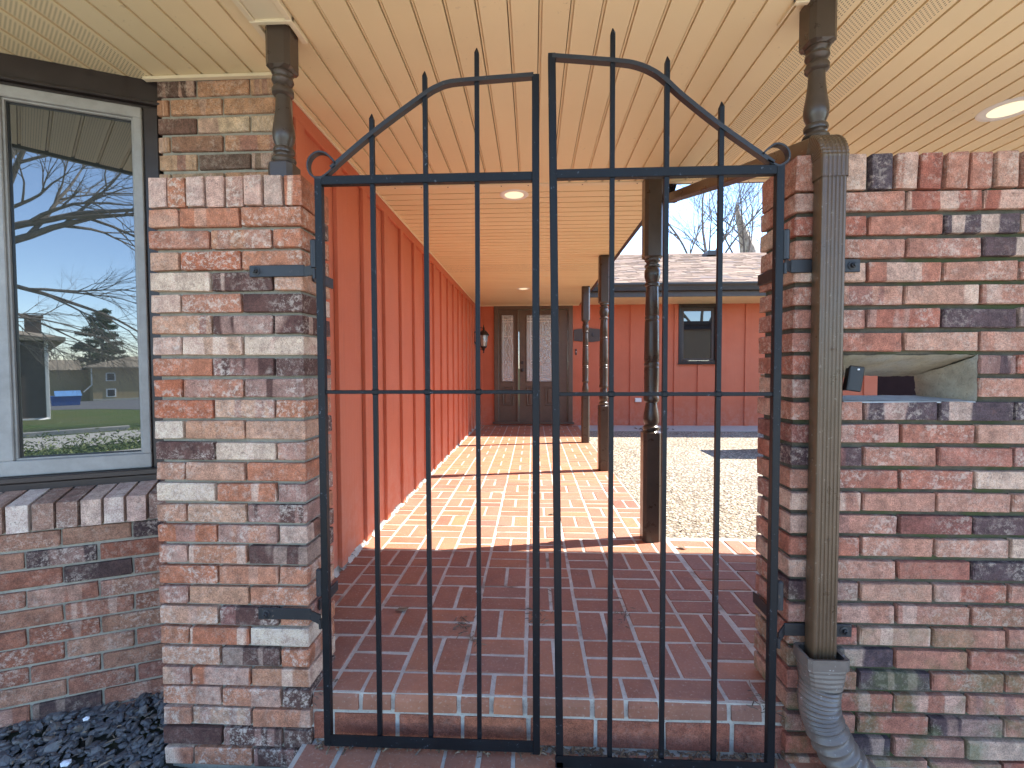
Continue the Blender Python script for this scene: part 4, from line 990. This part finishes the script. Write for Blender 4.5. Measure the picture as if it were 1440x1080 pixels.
scrR = smooth_pts(sc([(.655, 1.655), (.672, 1.672), (.69, 1.684), (.708, 1.683), (.724, 1.672), (.731, 1.655), (.728, 1.638), (.715, 1.628), (.70, 1.624), (.67, 1.640)], K), 5)
build_gate('right leaf of the black iron double gate, taller at its meeting stile', 1.37, .698, .056, 1.618, -.150, 1.945, .972,
           [(.229, 2.013, .0), (.3825, 1.930, .0), (.535, 1.800, .0)], archR, scrR, -1, .0115)
# hinge straps bolted to the brickwork
def strap(label, x0, x1, y0, z, h, jamb_x, jamb_s, pin, bolt_x):
    g = thing('hinge_strap', label, 'hinge strap', 'iron hinge straps on the brickwork')
    m_ = MB(); e = .006
    m_.bbox(min(x0, x1), max(x0, x1), y0 - e, y0, z - h / 2, z + h / 2, .0015)
    ex = x1; m_.prism([(0, -h / 2), (0, h / 2), (0, h / 2)][0:0] or [(0, -.003), (pin[0] - ex, pin[1] - y0 + .003), (pin[0] - ex, pin[1] - y0 + .009), (0, .003)], (ex, y0 - .003, z - h / 2), (ex, y0 - .003, z + h * .35), X, Y)
    obj('plate', m_, 'rusty', g)
    m_ = MB(); a, b = sorted((jamb_x, jamb_x + jamb_s * .006)); m_.bbox(a, b, y0 + .06, y0 + .205, z - h / 2 - .004, z + h / 2 - .004, .0015); obj('jamb_plate', m_, 'rusty', g)
    m_ = MB(); rt = Matrix.Rotation(rad(90), 3, 'X'); m_.lathe([(.013, 0), (.013, .002), (.009, .003)], (bolt_x, y0 - e, z), 18, rt); m_.lathe([(.0078, .003), (.0078, .010), (.006, .011)], (bolt_x, y0 - e, z), 6, rt); m_.lathe([(.004, .011), (.004, .016)], (bolt_x, y0 - e, z), 10, rt)
    obj('bolt', m_, 'rusty', g)
    m_ = MB(); m_.lathe([(.006, -.03), (.006, .0)], (pin[0], pin[1] + .002, z), 10); obj('pin', m_, 'rusty', g)
strap('upper left iron hinge strap with round bolt on the salmon pier', -.880, -.705, 1.428, 1.352, .036, -.711, 1, (-.662, 1.397), -.858)
strap('lower left iron hinge strap, rusted and smeared with paint', -.876, -.705, 1.428, .268, .036, -.711, 1, (-.662, 1.397), -.850)
strap('upper right iron hinge strap passing behind the downspout', .955, .757, 1.418, 1.345, .038, .767, -1, (.717, 1.367), .932)
strap('lower right iron hinge strap behind the downspout just above its adapter', .955, .757, 1.418, .258, .038, .767, -1, (.717, 1.367), .932)

# ------------------------------------------------------------------ downspout
ds = thing('downspout', 'fluted bronze downspout running down the brick wall right of the gate', 'downspout')
def flute(w, d, ng=5, g=.0028):
    """rectangular pipe section with grooves on the broad faces; a = width axis, b = depth axis (b<0 is the front)"""
    pts = []; h, e = w / 2, d / 2; r = .006
    def face(sx, sy, x0, x1, y):
        o = []; n = ng; 
        for q in range(n):
            c = x0 + (x1 - x0) * (q + .5) / n; s_ = (x1 - x0) / n
            for u_, dd in ((-.42, 0), (-.22, 1), (.18, 1), (.36, 0)): o.append((c + u_ * s_, y + sy * g * dd))
        return o
    pts += [(-h, -e + r), (-h + r * .4, -e + r * .3), (-h + r, -e)] + face(1, 1, -h + r * 1.3, h - r * 1.3, -e) + [(h - r, -e), (h - r * .4, -e + r * .3), (h, -e + r)]
    pts += [(h, e - r), (h - r * .4, e - r * .3), (h - r, e)] + face(-1, -1, h - r * 1.3, -h + r * 1.3, e) + [(-h + r, e), (-h + r * .4, e - r * .3), (-h, e - r)]
    return pts
fl = flute(.069, .049); DX, DY = .849, 1.3885
def ring_sweep(prof, frames):
    """frames: list of (pos, xaxis, yaxis)"""
    n = len(prof); m_ = MB(); vs = []
    for p, xa, ya in frames: vs += [Vector(p) + Vector(xa) * a + Vector(ya) * b for a, b in prof]
    fs = [(j * n + i, j * n + (i + 1) % n, (j + 1) * n + (i + 1) % n, (j + 1) * n + i) for j in range(len(frames) - 1) for i in range(n)]
    m_.add(vs, fs); return m_
m_ = ring_sweep([p for p in fl], [((DX, DY, .195), X, Y), ((DX, DY, 1.63), X, Y)]); obj('pipe', m_, 'bronze', ds, smooth=True)
# elbow: pleated bend from vertical to the backward run
fr2 = []; big_fl = flute(.075, .055)
sl_ = math.atan2(2.115 - 1.70, 3.0 - 1.39)          # rise of the diagonal run
cy, cz, rr = DY + .062, 1.640, .062
nst = 22; a_end = math.pi / 2 - sl_
fr2.append(((DX, DY, 1.585), X, Y))
for i in range(nst + 1):
    a = a_end * i / nst; k_ = 1 + (.030 if i % 2 else -.012)
    pos = Vector((DX, cy - rr * math.cos(a), cz + rr * math.sin(a))); yv = Vector((0, math.cos(a), -math.sin(a)))
    fr2.append((pos, X * k_, yv * k_ * 1.0))
m_ = ring_sweep(big_fl, fr2); elb = obj('elbow', m_, 'bronze', ds, smooth=False)
e0 = fr2[-1][0]; dirv = Vector((0, math.cos(sl_), math.sin(sl_))); e1 = e0 + dirv * ((2.955 - e0.y) / dirv.y); yv = Vector((0, math.sin(sl_), -math.cos(sl_)))
m_ = ring_sweep(fl, [(e0 - dirv * .02, X, yv), (e1, X, yv)]); obj('sloping_pipe', m_, 'bronze', ds, smooth=True)
m_ = ring_sweep(big_fl, [(e1 - dirv * .04, X, yv), (e1 + dirv * .02, X, yv), (e1 + Vector((0.0, .045, .05)), X, Y), (e1 + Vector((.03, .05, .16)), X, Y)]); obj('top_elbow', m_, 'trim_dark', ds)
m_ = MB()
for zz in (.34, .46, .62, .78): m_.lathe([(.0035, 0), (.0035, .002), (.002, .003)], (DX - .0345, DY - .004, zz), 8, Matrix.Rotation(rad(-90), 3, 'Y'))
for zz in (.55, 1.1): m_.lathe([(.0035, 0), (.0035, .002), (.002, .003)], (DX + .004, DY - .0246, zz), 8, Matrix.Rotation(rad(90), 3, 'X'))
obj('rivets', m_, 'bronze', ds)
# square-to-round adapter with flexible corrugated pipe
ad = thing('drain_hose', 'weathered grey-brown corrugated hose with square adapter under the downspout', 'hose')
def sqr(w, d, k_):      # superellipse ring: k_=0 square, 1 round
    out = []
    for i in range(32):
        a = 2 * math.pi * (i + .5) / 32; c_, s_ = math.cos(a), math.sin(a); m = max(abs(c_), abs(s_)); q = (1 - k_) / m + k_ * 1.0
        out.append((c_ * q * w / 2, s_ * q * d / 2))
    return out
rings = []; AX, AY, AZ = DX - .008, DY - .016, -.046
def rg(pos, w, d, k_, tilt=0.0):
    xa = Vector((math.cos(tilt), 0, math.sin(tilt))); return [Vector(pos) + xa * a + Y * b for a, b in sqr(w, d, k_)]
spec = [(.262, .098, .072, 0), (.264, .116, .090, 0), (.232, .116, .090, 0), (.231, .108, .083, .02)]
for q in range(14): z = .232 - q * .0065; e = .0016 if q % 2 else -.0010; kk = min(1, .05 + q / 13); spec.append((z, .108 - .0002 * q + e, .083 + .0016 * q + e, kk))
m_ = MB(); vs = []; 
for z, w, d, k_ in spec: vs += rg((AX, AY, z + AZ), w, d, k_)
nr_ = 32; m_.add(vs, [(j * nr_ + i, j * nr_ + (i + 1) % nr_, (j + 1) * nr_ + (i + 1) % nr_, (j + 1) * nr_ + i) for j in range(len(spec) - 1) for i in range(nr_)])
obj('adapter', m_, 'hose', ad)
path = smooth_pts([(.0, .128), (-.004, .085), (-.002, .045), (.008, .010), (.026, -.035), (.055, -.085), (.105, -.14)], 14)
vs = []; prof = sqr(2, 2, 1)
for i, (px_, pz_) in enumerate(path):
    a = path[max(i - 1, 0)]; c = path[min(i + 1, len(path) - 1)]; t = Vector((c[0] - a[0], -.12 * (i / len(path)) * abs(c[1] - a[1]) , c[1] - a[1])).normalized()
    xa = Vector((-t.z, 0, t.x)).normalized(); ya = t.cross(xa)
    wave = .0026 if i < 44 else .0050; per = 4 if i < 44 else 8
    rr_ = .0525 + wave * math.cos(2 * math.pi * (i + .35 * math.sin(i * .9)) / per)
    yy_ = AY - .04 * (i / len(path)) ** 2
    vs += [Vector((AX + px_, yy_, pz_)) + (xa * p[0] + ya * p[1]) * rr_ for p in prof]
m_ = MB(); m_.add(vs, [(j * 32 + i, j * 32 + (i + 1) % 32, (j + 1) * 32 + (i + 1) % 32, (j + 1) * 32 + i) for j in range(len(path) - 1) for i in range(32)])
obj('corrugated_hose', m_, 'hose', ad, smooth=True)

# ------------------------------------------------------------------ wall lantern
ln_t = thing('wall_lantern', 'black carriage lantern on the red wall beside the front door', 'lantern'); LX, LY, LZ = -.835, 7.95, 1.56
m_ = MB(); m_.bbox(-1.010, -.992, LY - .05, LY + .05, 1.45, 1.68, .006); obj('backplate', m_, 'trim_dark', ln_t)
m_ = MB(); m_.tube([(-.99, LY, 1.50), (-.95, LY, 1.40), (-.90, LY, 1.36), (LX, LY, 1.375)], .008, 8); m_.tube([(-.99, LY, 1.64), (-.95, LY, 1.72), (-.89, LY, 1.74), (LX, LY, 1.72)], .006, 8); obj('arm', m_, 'trim_dark', ln_t, smooth=True)
m_ = MB(); m_.lathe([(.006, 1.30), (.014, 1.315), (.008, 1.335), (.026, 1.355), (.020, 1.375), (.050, 1.395), (.056, 1.41), (.050, 1.415)], (LX, LY, 0), 16); obj('base_finial', m_, 'trim_dark', ln_t, smooth=True)
m_ = MB(); m_.lathe([(.05, 1.415), (.066, 1.50), (.072, 1.60)], (LX, LY, 0), 8); obj('lantern_glass', m_, 'glass_door', ln_t)
m_ = MB()
for i in range(8):
    a = 2 * math.pi * i / 8; m_.tube([(LX + .051 * math.cos(a), LY + .051 * math.sin(a), 1.412), (LX + .074 * math.cos(a), LY + .074 * math.sin(a), 1.602)], .0035, 5)
obj('cage', m_, 'trim_dark', ln_t)
m_ = MB(); m_.lathe([(.095, 1.600), (.098, 1.610), (.075, 1.645), (.045, 1.68), (.022, 1.69), (.012, 1.71), (.02, 1.725), (.010, 1.745), (.005, 1.775), (.001, 1.785)], (LX, LY, 0), 16); obj('cap', m_, 'trim_dark', ln_t, smooth=True)

# ------------------------------------------------------------------ courtyard extras
bx = thing('shadow_caster_box', 'unseen wooden box added behind the right wall to cast the courtyard shadow', 'box')  # out of view, added to throw the shadow patch across the patio
m_ = MB(); m_.bbox(2.98, 3.60, 5.62, 6.12, 0.002, .92, .01); obj('body', m_, 'oldwood', bx); m_ = MB(); m_.bbox(2.94, 3.64, 5.58, 6.16, .92, .96, .008); obj('lid', m_, 'oldwood', bx)
m_ = MB()
for i in range(70):
    x = 2.02 + R.gauss(0, .13); y = 7.9 + R.gauss(0, .07); s = R.uniform(.006, .02); a = R.uniform(0, 6.28); d = Vector((math.cos(a), math.sin(a), .2)) * s * 2; e = d.cross(Z).normalized() * s * .5; p = Vector((x, y, .008))
    m_.add([p - d - e, p + d - e, p + d + e, p - d + e, p + Z * s], [(0, 1, 2, 3), (0, 4, 1), (1, 4, 2), (2, 4, 3), (3, 4, 0)])
obj('leaf_pile', m_, 'litter', kind='stuff')
def leaf(x, y, z, s, a, label):
    m_ = MB(); c_, s_ = math.cos(a), math.sin(a)
    pts = [(-1, 0, .1), (-.4, .45, .25), (.3, .4, .15), (1, 0, .35), (.3, -.4, .05), (-.4, -.45, .2)]
    v = [Vector((x + (p[0] * c_ - p[1] * s_) * s, y + (p[0] * s_ + p[1] * c_) * s, z + p[2] * s)) for p in pts]
    m_.add(v + [q - Z * .0012 for q in v], [(0, 1, 2, 3), (0, 3, 4, 5), (9, 8, 7, 6), (11, 10, 9, 6)] + [(i, i + 6, (i + 1) % 6 + 6, (i + 1) % 6) for i in range(6)])
    root('dry_leaf', label, 'leaf', obj('dry_leaf', m_, 'litter'), 'dry leaves on the paving')
leaf(-.565, 1.955, .003, .030, .3, 'curled dry leaf on shaded paving near the left wall')
leaf(.135, 3.30, .003, .028, .5, 'dry leaf on the sunlit bricks between gate and near post')
leaf(.86, 2.70, .003, .030, 2.9, 'dry leaf on the bricks at the foot of the nearest post')
leaf(1.02, 1.90, .003, .028, 1.1, 'dry leaf on shaded bricks beside the right jamb')

# ------------------------------------------------------------------ trees
def branch(mb_, p, d, length, r, depth, RR, droop=0.0, spread=.55, nseg=5, kids=(2, 4), tw=None, seg=6):
    pts = [p.copy()]; rs = [r]; q = p.copy(); dd = d.normalized()
    for i in range(nseg):
        dd = (dd + Vector((RR.gauss(0, .10), RR.gauss(0, .10), RR.gauss(0, .08) - droop))).normalized()
        q = q + dd * length / nseg; pts.append(q.copy()); rs.append(r * (1 - .55 * (i + 1) / nseg))
    (tw if (tw is not None and depth <= 1) else mb_).tube(pts, r, seg if depth > 1 else 4, rs)
    if depth <= 0: return
    n = RR.randint(*kids) + (1 if depth > 2 else 0)
    for k_ in range(n):
        f = RR.uniform(.35, 1.0); idx = min(int(f * nseg), nseg - 1); bp = pts[idx].lerp(pts[idx + 1], f * nseg - idx); br = rs[idx] * .62
        t = (pts[idx + 1] - pts[idx]).normalized(); ax = t.cross(Vector((RR.gauss(0, 1), RR.gauss(0, 1), RR.gauss(0, 1)))).normalized()
        nd = Matrix.Rotation(RR.uniform(spread * .6, spread * 1.4), 3, ax) @ t
        branch(mb_, bp, nd, length * RR.uniform(.48, .78), br, depth - 1, RR, droop, spread, max(3, nseg - 1), kids, tw, seg)
    branch(mb_, pts[-1], dd, length * .6, rs[-1], depth - 1, RR, droop, spread, max(3, nseg - 1), kids, tw, seg)
def bare_tree(name, label, base, trunk, limbs, depth, seed, mat, group=None, r=.2, droop=.0, kids=(2, 4), spread=.55):
    RR = random.Random(seed); t = thing(name, label, 'tree', group, base)
    m_ = MB(); m_.tube([Vector(p) for p in trunk], r, 10, [r * (1.15 - .45 * i / (len(trunk) - 1)) for i in range(len(trunk))]); obj('trunk', m_, mat, t, smooth=True)
    m_ = MB(); tw = MB()
    for p, d, l, rr_ in limbs: branch(m_, Vector(p), Vector(d), l, rr_, depth, RR, droop, spread, 6, kids, tw)
    obj('limbs', m_, mat, t, smooth=True); obj('twigs', tw, mat, t, kind='stuff')
    return t
# tall bare tree in the front yard, mirrored in the window
bare_tree('bare_tree', 'spreading bare tree in the front yard, mirrored in the bay window', (-3.2, -11.2, -.32),
          [(0, 0, -.1), (.05, 0, 1.4), (.25, .1, 2.6), (.55, .1, 3.7), (.7, .2, 5.2), (.8, .2, 7.0)],
          [((.5, .1, 3.6), (1, .15, .65), 2.6, .10), ((.6, .1, 4.2), (1, 0, .28), 2.9, .09), ((.55, .1, 3.9), (.8, .3, 1.1), 2.6, .09), ((.45, .1, 3.3), (1, 0, -.05), 2.6, .06), ((.35, .1, 2.9), (1, .1, .0), 2.0, .04),
           ((.3, .1, 2.5), (1, -.1, .08), 1.7, .035), ((.7, .2, 5.0), (.6, -.2, 1), 3, .08), ((.7, .2, 5.5), (-.8, .2, .8), 3, .08), ((.4, .1, 3.2), (-1, -.3, .5), 3, .07), ((.8, .2, 6.8), (.1, .1, 1), 3, .08), ((.2, 0, 2.0), (1, -.2, .15), 1.8, .03)],
          5, 11, 'bark', r=.19, droop=.05, kids=(2, 3), spread=.5)
bare_tree('bare_tree', 'bare street tree at the far side of the driveway, mirrored in the small end-wall window', (9.5, -9.9, -.4),
          [(0, 0, -.1), (.05, 0, 1.6), (.0, .1, 3.2)], [((0, .1, 3.0), (.8, 0, 1), 3.2, .09), ((0, .1, 3.1), (-.8, .2, 1), 3.4, .09), ((0, .1, 3.2), (-.1, 0, 1), 3.6, .10), ((0, .1, 2.6), (-1, 0, .5), 3.0, .07), ((0, .1, 2.6), (1, -.3, .4), 3.0, .07)], 4, 5, 'bark', r=.2)
# bare trees beyond the courtyard roof
G2 = 'bare trees beyond the far roof'
def far_tree(label, x, y, zf, seed, h=5, lean=.0, n=5, kids=(2, 4)):
    RR = random.Random(seed); lb = []
    for i in range(n):
        a = RR.uniform(0, 6.28); el = RR.uniform(.9, 2.2); lb.append(((lean * .5, 0, zf + RR.uniform(-.5, .3)), (math.cos(a), math.sin(a) * .6, el), h * RR.uniform(.45, .62), .042))
    bare_tree('bare_tree', label, (x, y, -.2), [(0, 0, 0), (lean * .2, 0, zf * .5), (lean * .5, 0, zf + .2)], lb, 4, seed, 'bark_far', G2, .10, -.01, (2, 3), .48)
far_tree('slim bare tree rising over the roof just right of the nearest tall post', 4.95, 15.5, 4.2, 3, 4.6, .3, 3)
far_tree('forked bare tree in the middle of the sky gap', 6.1, 16.0, 4.4, 8, 5.5, -.4, 5)
far_tree('bare tree left of the broken dead trunk', 7.6, 16.8, 4.4, 21, 5.0, -.3, 4)
far_tree('thin bare tree right of the dead trunk, partly behind the brick wall', 9.2, 17.5, 4.4, 30, 5.2, 0, 3)
# broken dead trunk
sg = thing('dead_trunk', 'bleached broken dead trunk with a splintered tip above the roof', 'tree', None, (8.2, 17.5, -.2)); m_ = MB(); vs = []
lev = [(0, .34, .30, 0), (2.5, .33, .28, -.02), (4.2, .32, .26, -.10), (4.9, .30, .24, -.22), (5.5, .24, .18, -.36), (6.1, .15, .12, -.55), (6.7, .07, .07, -.72), (7.1, .02, .02, -.80)]
for z, rx, ry, ox in lev:
    for i in range(12):
        a = 2 * math.pi * i / 12; k_ = 1 + .22 * math.sin(i * 2.7 + z) + R.uniform(-.08, .08); vs.append((ox + rx * k_ * math.cos(a), ry * k_ * math.sin(a), z + (.22 * math.sin(i * 1.9) if z > 4.3 else 0)))
m_.add(vs, [(j * 12 + i, j * 12 + (i + 1) % 12, (j + 1) * 12 + (i + 1) % 12, (j + 1) * 12 + i) for j in range(len(lev) - 1) for i in range(12)]); obj('trunk', m_, 'snag', sg, smooth=True)
m_ = MB(); m_.tube([(-.2, 0, 4.9), (-.42, 0, 5.05), (-.55, 0, 5.3)], .04, 6, [.05, .03, .01]); m_.tube([(.2, 0, 4.3), (.40, 0, 4.6)], .03, 6, [.05, .015]); obj('stub', m_, 'snag', sg)

# ------------------------------------------------------------------ across the yard (mirrored in the window)
# low evergreen cover strip
m_ = MB()
for i in range(9000):
    x = R.uniform(-5.0, 3.5); y = R.uniform(-6.85, -5.2); h = .10 * (1 + .5 * math.sin(x * 3) * math.cos(x * 7.3 + y * 4)); z = -.31 + abs(R.gauss(0, 1)) * h * 1.3
    a = R.uniform(0, 6.28); s = R.uniform(.012, .03); d = Vector((math.cos(a), math.sin(a), R.uniform(-.3, 1.4))).normalized() * s * 1.6; e = d.cross(Vector((R.gauss(0, 1), R.gauss(0, 1), R.gauss(0, 1)))).normalized() * s * .5
    p = Vector((x, y, z)); m_.add([p - d, p + e, p + d, p - e], [(0, 1, 2, 3)])
obj('evergreen_ground_cover', m_, 'cover', kind='stuff')
bh = thing('brown_house', 'dark brown brick house with white downspout, mirrored at the left of the window', 'house', None, (0, 0, 0)); z0 = hz(-20) - .3
m_ = MB(); m_.box(-14, -1.25, -32, -19.5, z0, 2.10); obj('wall', m_, 'brownwall', bh)
m_ = MB(); m_.add([(-14.6, -18.9, 2.05), (-.75, -18.9, 2.05), (-.75, -32.6, 2.05), (-14.6, -32.6, 2.05), (-12, -25.7, 3.3), (-5.5, -25.7, 3.3), (-14.6, -18.9, 2.18), (-.75, -18.9, 2.18), (-.75, -32.6, 2.18), (-14.6, -32.6, 2.18)],
                  [(3, 2, 1, 0), (0, 1, 7, 6), (1, 2, 8, 7), (2, 3, 9, 8), (3, 0, 6, 9), (6, 7, 5, 4), (7, 8, 5), (8, 9, 4, 5), (9, 6, 4)]); rfo = obj('roof', m_, 'tanroof', bh)
m_ = MB(); m_.box(-1.75, -1.30, -21.5, -21.0, 2.1, 3.0); m_.box(-1.81, -1.24, -21.56, -20.94, 3.0, 3.08); obj('chimney', m_, 'brownwall', rfo)
m_ = MB(); m_.bbox(-1.29, -1.19, -19.49, -19.40, z0 + .3, 2.05, .01); m_.bbox(-14, -1.25, -19.499, -19.46, z0 + .25, z0 + .38, .005); m_.tube([(-1.24, -19.44, z0 + .35), (-1.5, -19.2, z0 + .30)], .05, 8); obj('downspout', m_, 'white', bh)
m_ = MB(); m_.bbox(-5, -3.6, -19.53, -19.48, .4, 1.6, .01); w1 = obj('window', m_, 'white', bh); m_ = MB(); m_.box(-4.9, -3.7, -19.54, -19.531, .5, 1.5); obj('pane', m_, 'glass_far', w1)
th_ = thing('tan_apartment_house', 'two storey tan brick apartment house with low hip roof across the parking lot', 'house'); Yt = -84; zt = hz(-84)
m_ = MB(); m_.box(5.0, 34, Yt - 12, Yt, zt - .3, 1.25); m_.box(-2.2, 5.0, Yt - 16, Yt - 5, zt - .3, .9); obj('wall', m_, 'tanwall', th_)
m_ = MB(); m_.add([(4.4, Yt + .6, 1.15), (34.6, Yt + .6, 1.15), (34.6, Yt - 12.6, 1.15), (4.4, Yt - 12.6, 1.15), (10, Yt - 6, 3.0), (28, Yt - 6, 3.0), (4.4, Yt + .6, 1.35), (34.6, Yt + .6, 1.35), (34.6, Yt - 12.6, 1.35), (4.4, Yt - 12.6, 1.35)],
                  [(3, 2, 1, 0), (0, 1, 7, 6), (1, 2, 8, 7), (2, 3, 9, 8), (3, 0, 6, 9), (6, 7, 5, 4), (7, 8, 5), (8, 9, 4, 5), (9, 6, 4)])
m_.add([(-2.8, Yt - 4.4, .9), (4.3, Yt - 4.4, .9), (4.3, Yt - 16.6, .9), (-2.8, Yt - 16.6, .9), (.8, Yt - 10, 2.4), (4.3, Yt - 10, 2.4)], [(3, 2, 1, 0), (0, 1, 5, 4), (1, 2, 5), (2, 3, 4, 5), (3, 0, 4)]); obj('roof', m_, 'tanroof', th_)
m_ = MB(); m_.box(4.98, 34, Yt, Yt + .06, zt - .3, zt + .25); obj('foundation', m_, 'concrete', th_)
for zz in (-.45, -2.75):
    for xx in (6.4, 10.4, 14.5, 19, 24):
        m_ = MB(); m_.bbox(xx, xx + 1.1, Yt, Yt + .08, zz - .25, zz + .95, .02); wn = obj('window', m_, 'white', th_); m_ = MB(); m_.box(xx + .14, xx + .96, Yt + .081, Yt + .09, zz - .12, zz + .82); obj('pane', m_, 'glass_far', wn)
m_ = MB(); m_.tube([(4.9, Yt + .1, 1.1), (4.9, Yt + .1, -1.2), (4.0, Yt + .1, -2.2)], .07, 6); obj('downspout', m_, 'white', th_)
dp = thing('dumpster', 'blue dumpster with light blue lid on the far side of the parking lot', 'dumpster'); Yd = -50; zd = hz(Yd)
m_ = MB(); m_.add([(-.2, Yd, zd), (1.5, Yd, zd), (1.6, Yd, zd + .8), (-.3, Yd, zd + .8), (-.2, Yd - 1.6, zd), (1.5, Yd - 1.6, zd), (1.6, Yd - 1.6, zd + .8), (-.3, Yd - 1.6, zd + .8)], [(0, 1, 2, 3), (5, 4, 7, 6), (1, 5, 6, 2), (4, 0, 3, 7), (4, 5, 1, 0), (3, 2, 6, 7)]); obj('body', m_, 'blue', dp)
m_ = MB(); m_.add([(.0, Yd + .08, zd + .81), (1.65, Yd + .08, zd + .81), (1.65, Yd - 1.65, zd + 1.2), (.0, Yd - 1.65, zd + 1.2), (.0, Yd + .08, zd + .79), (1.65, Yd + .08, zd + .79), (1.65, Yd - 1.65, zd + .79), (.0, Yd - 1.65, zd + .79)], [(0, 1, 2, 3), (4, 5, 1, 0), (5, 6, 2, 1), (7, 4, 0, 3), (6, 7, 3, 2)]); obj('lid', m_, 'lightblue', dp)
# pine
pn = thing('pine_tree', 'tall dark green pine behind the tan apartment house', 'tree', None, (7.4, -98, hz(-98) - .5)); RR = random.Random(5)
m_ = MB(); m_.tube([(0, 0, 0), (.1, 0, 7), (0, .1, 14.5)], .3, 8, [.34, .22, .05]); obj('trunk', m_, 'bark', pn)
m_ = MB()
for k_ in range(30):
    z = 5.2 + 9.6 * (k_ / 29) ** .95 + RR.uniform(-.2, .2); a = k_ * 2.4 + RR.uniform(-.3, .3); l = (4.3 * (1 - (z - 5.2) / 11.5) ** .8 + .4) * RR.uniform(.7, 1.1)
    for q in range(int(40 * l / 3) + 14):
        f = RR.uniform(.15, 1); wv = .5 * l * .42 * (1.1 - abs(f - .6)); ox, oy = RR.gauss(0, wv * .55), RR.gauss(0, wv * .3)
        c = Vector((math.cos(a) * f * l + ox * -math.sin(a), math.sin(a) * f * l + ox * math.cos(a), z + f * l * .10 + RR.gauss(0, .16)))
        for _ in range(16):
            d = Vector((RR.gauss(0, 1), RR.gauss(0, 1), RR.gauss(0, .6) + .3)).normalized() * RR.uniform(.2, .42); e = d.cross(Vector((RR.gauss(0, 1), RR.gauss(0, 1), RR.gauss(0, 1)))).normalized() * .07; p = c + Vector((RR.gauss(0, .16), RR.gauss(0, .16), RR.gauss(0, .08)))
            m_.add([p - d * .4 - e, p + d, p - d * .4 + e], [(0, 1, 2)])
obj('crown', m_, 'needles', pn)
far_h = [(0.5, -92, 3), (-3, -95, 17), (4, -104, 41)]
for i, (x, y, sd_) in enumerate(far_h):
    RR = random.Random(sd_); lb = [((0, 0, RR.uniform(2.5, 4.5)), (math.cos(a), math.sin(a), RR.uniform(.8, 1.6)), RR.uniform(3, 4), .10) for a in (0.3, 1.5, 2.8, 4.0, 5.2)]
    bare_tree('bare_tree', ['bare tree between the brown house and the pine in the mirrored view', 'bare tree directly behind the brown house in the mirrored view', 'bare tree behind the low wing of the tan house in the mirrored view'][i], (x, y, hz(y)), [(0, 0, 0), (0, 0, 2.5), (.1, 0, 5.5)], lb, 3, sd_, 'bark', 'bare trees across the parking lot', .22, .0, (2, 4), .5)
bpy.context.view_layer.update()
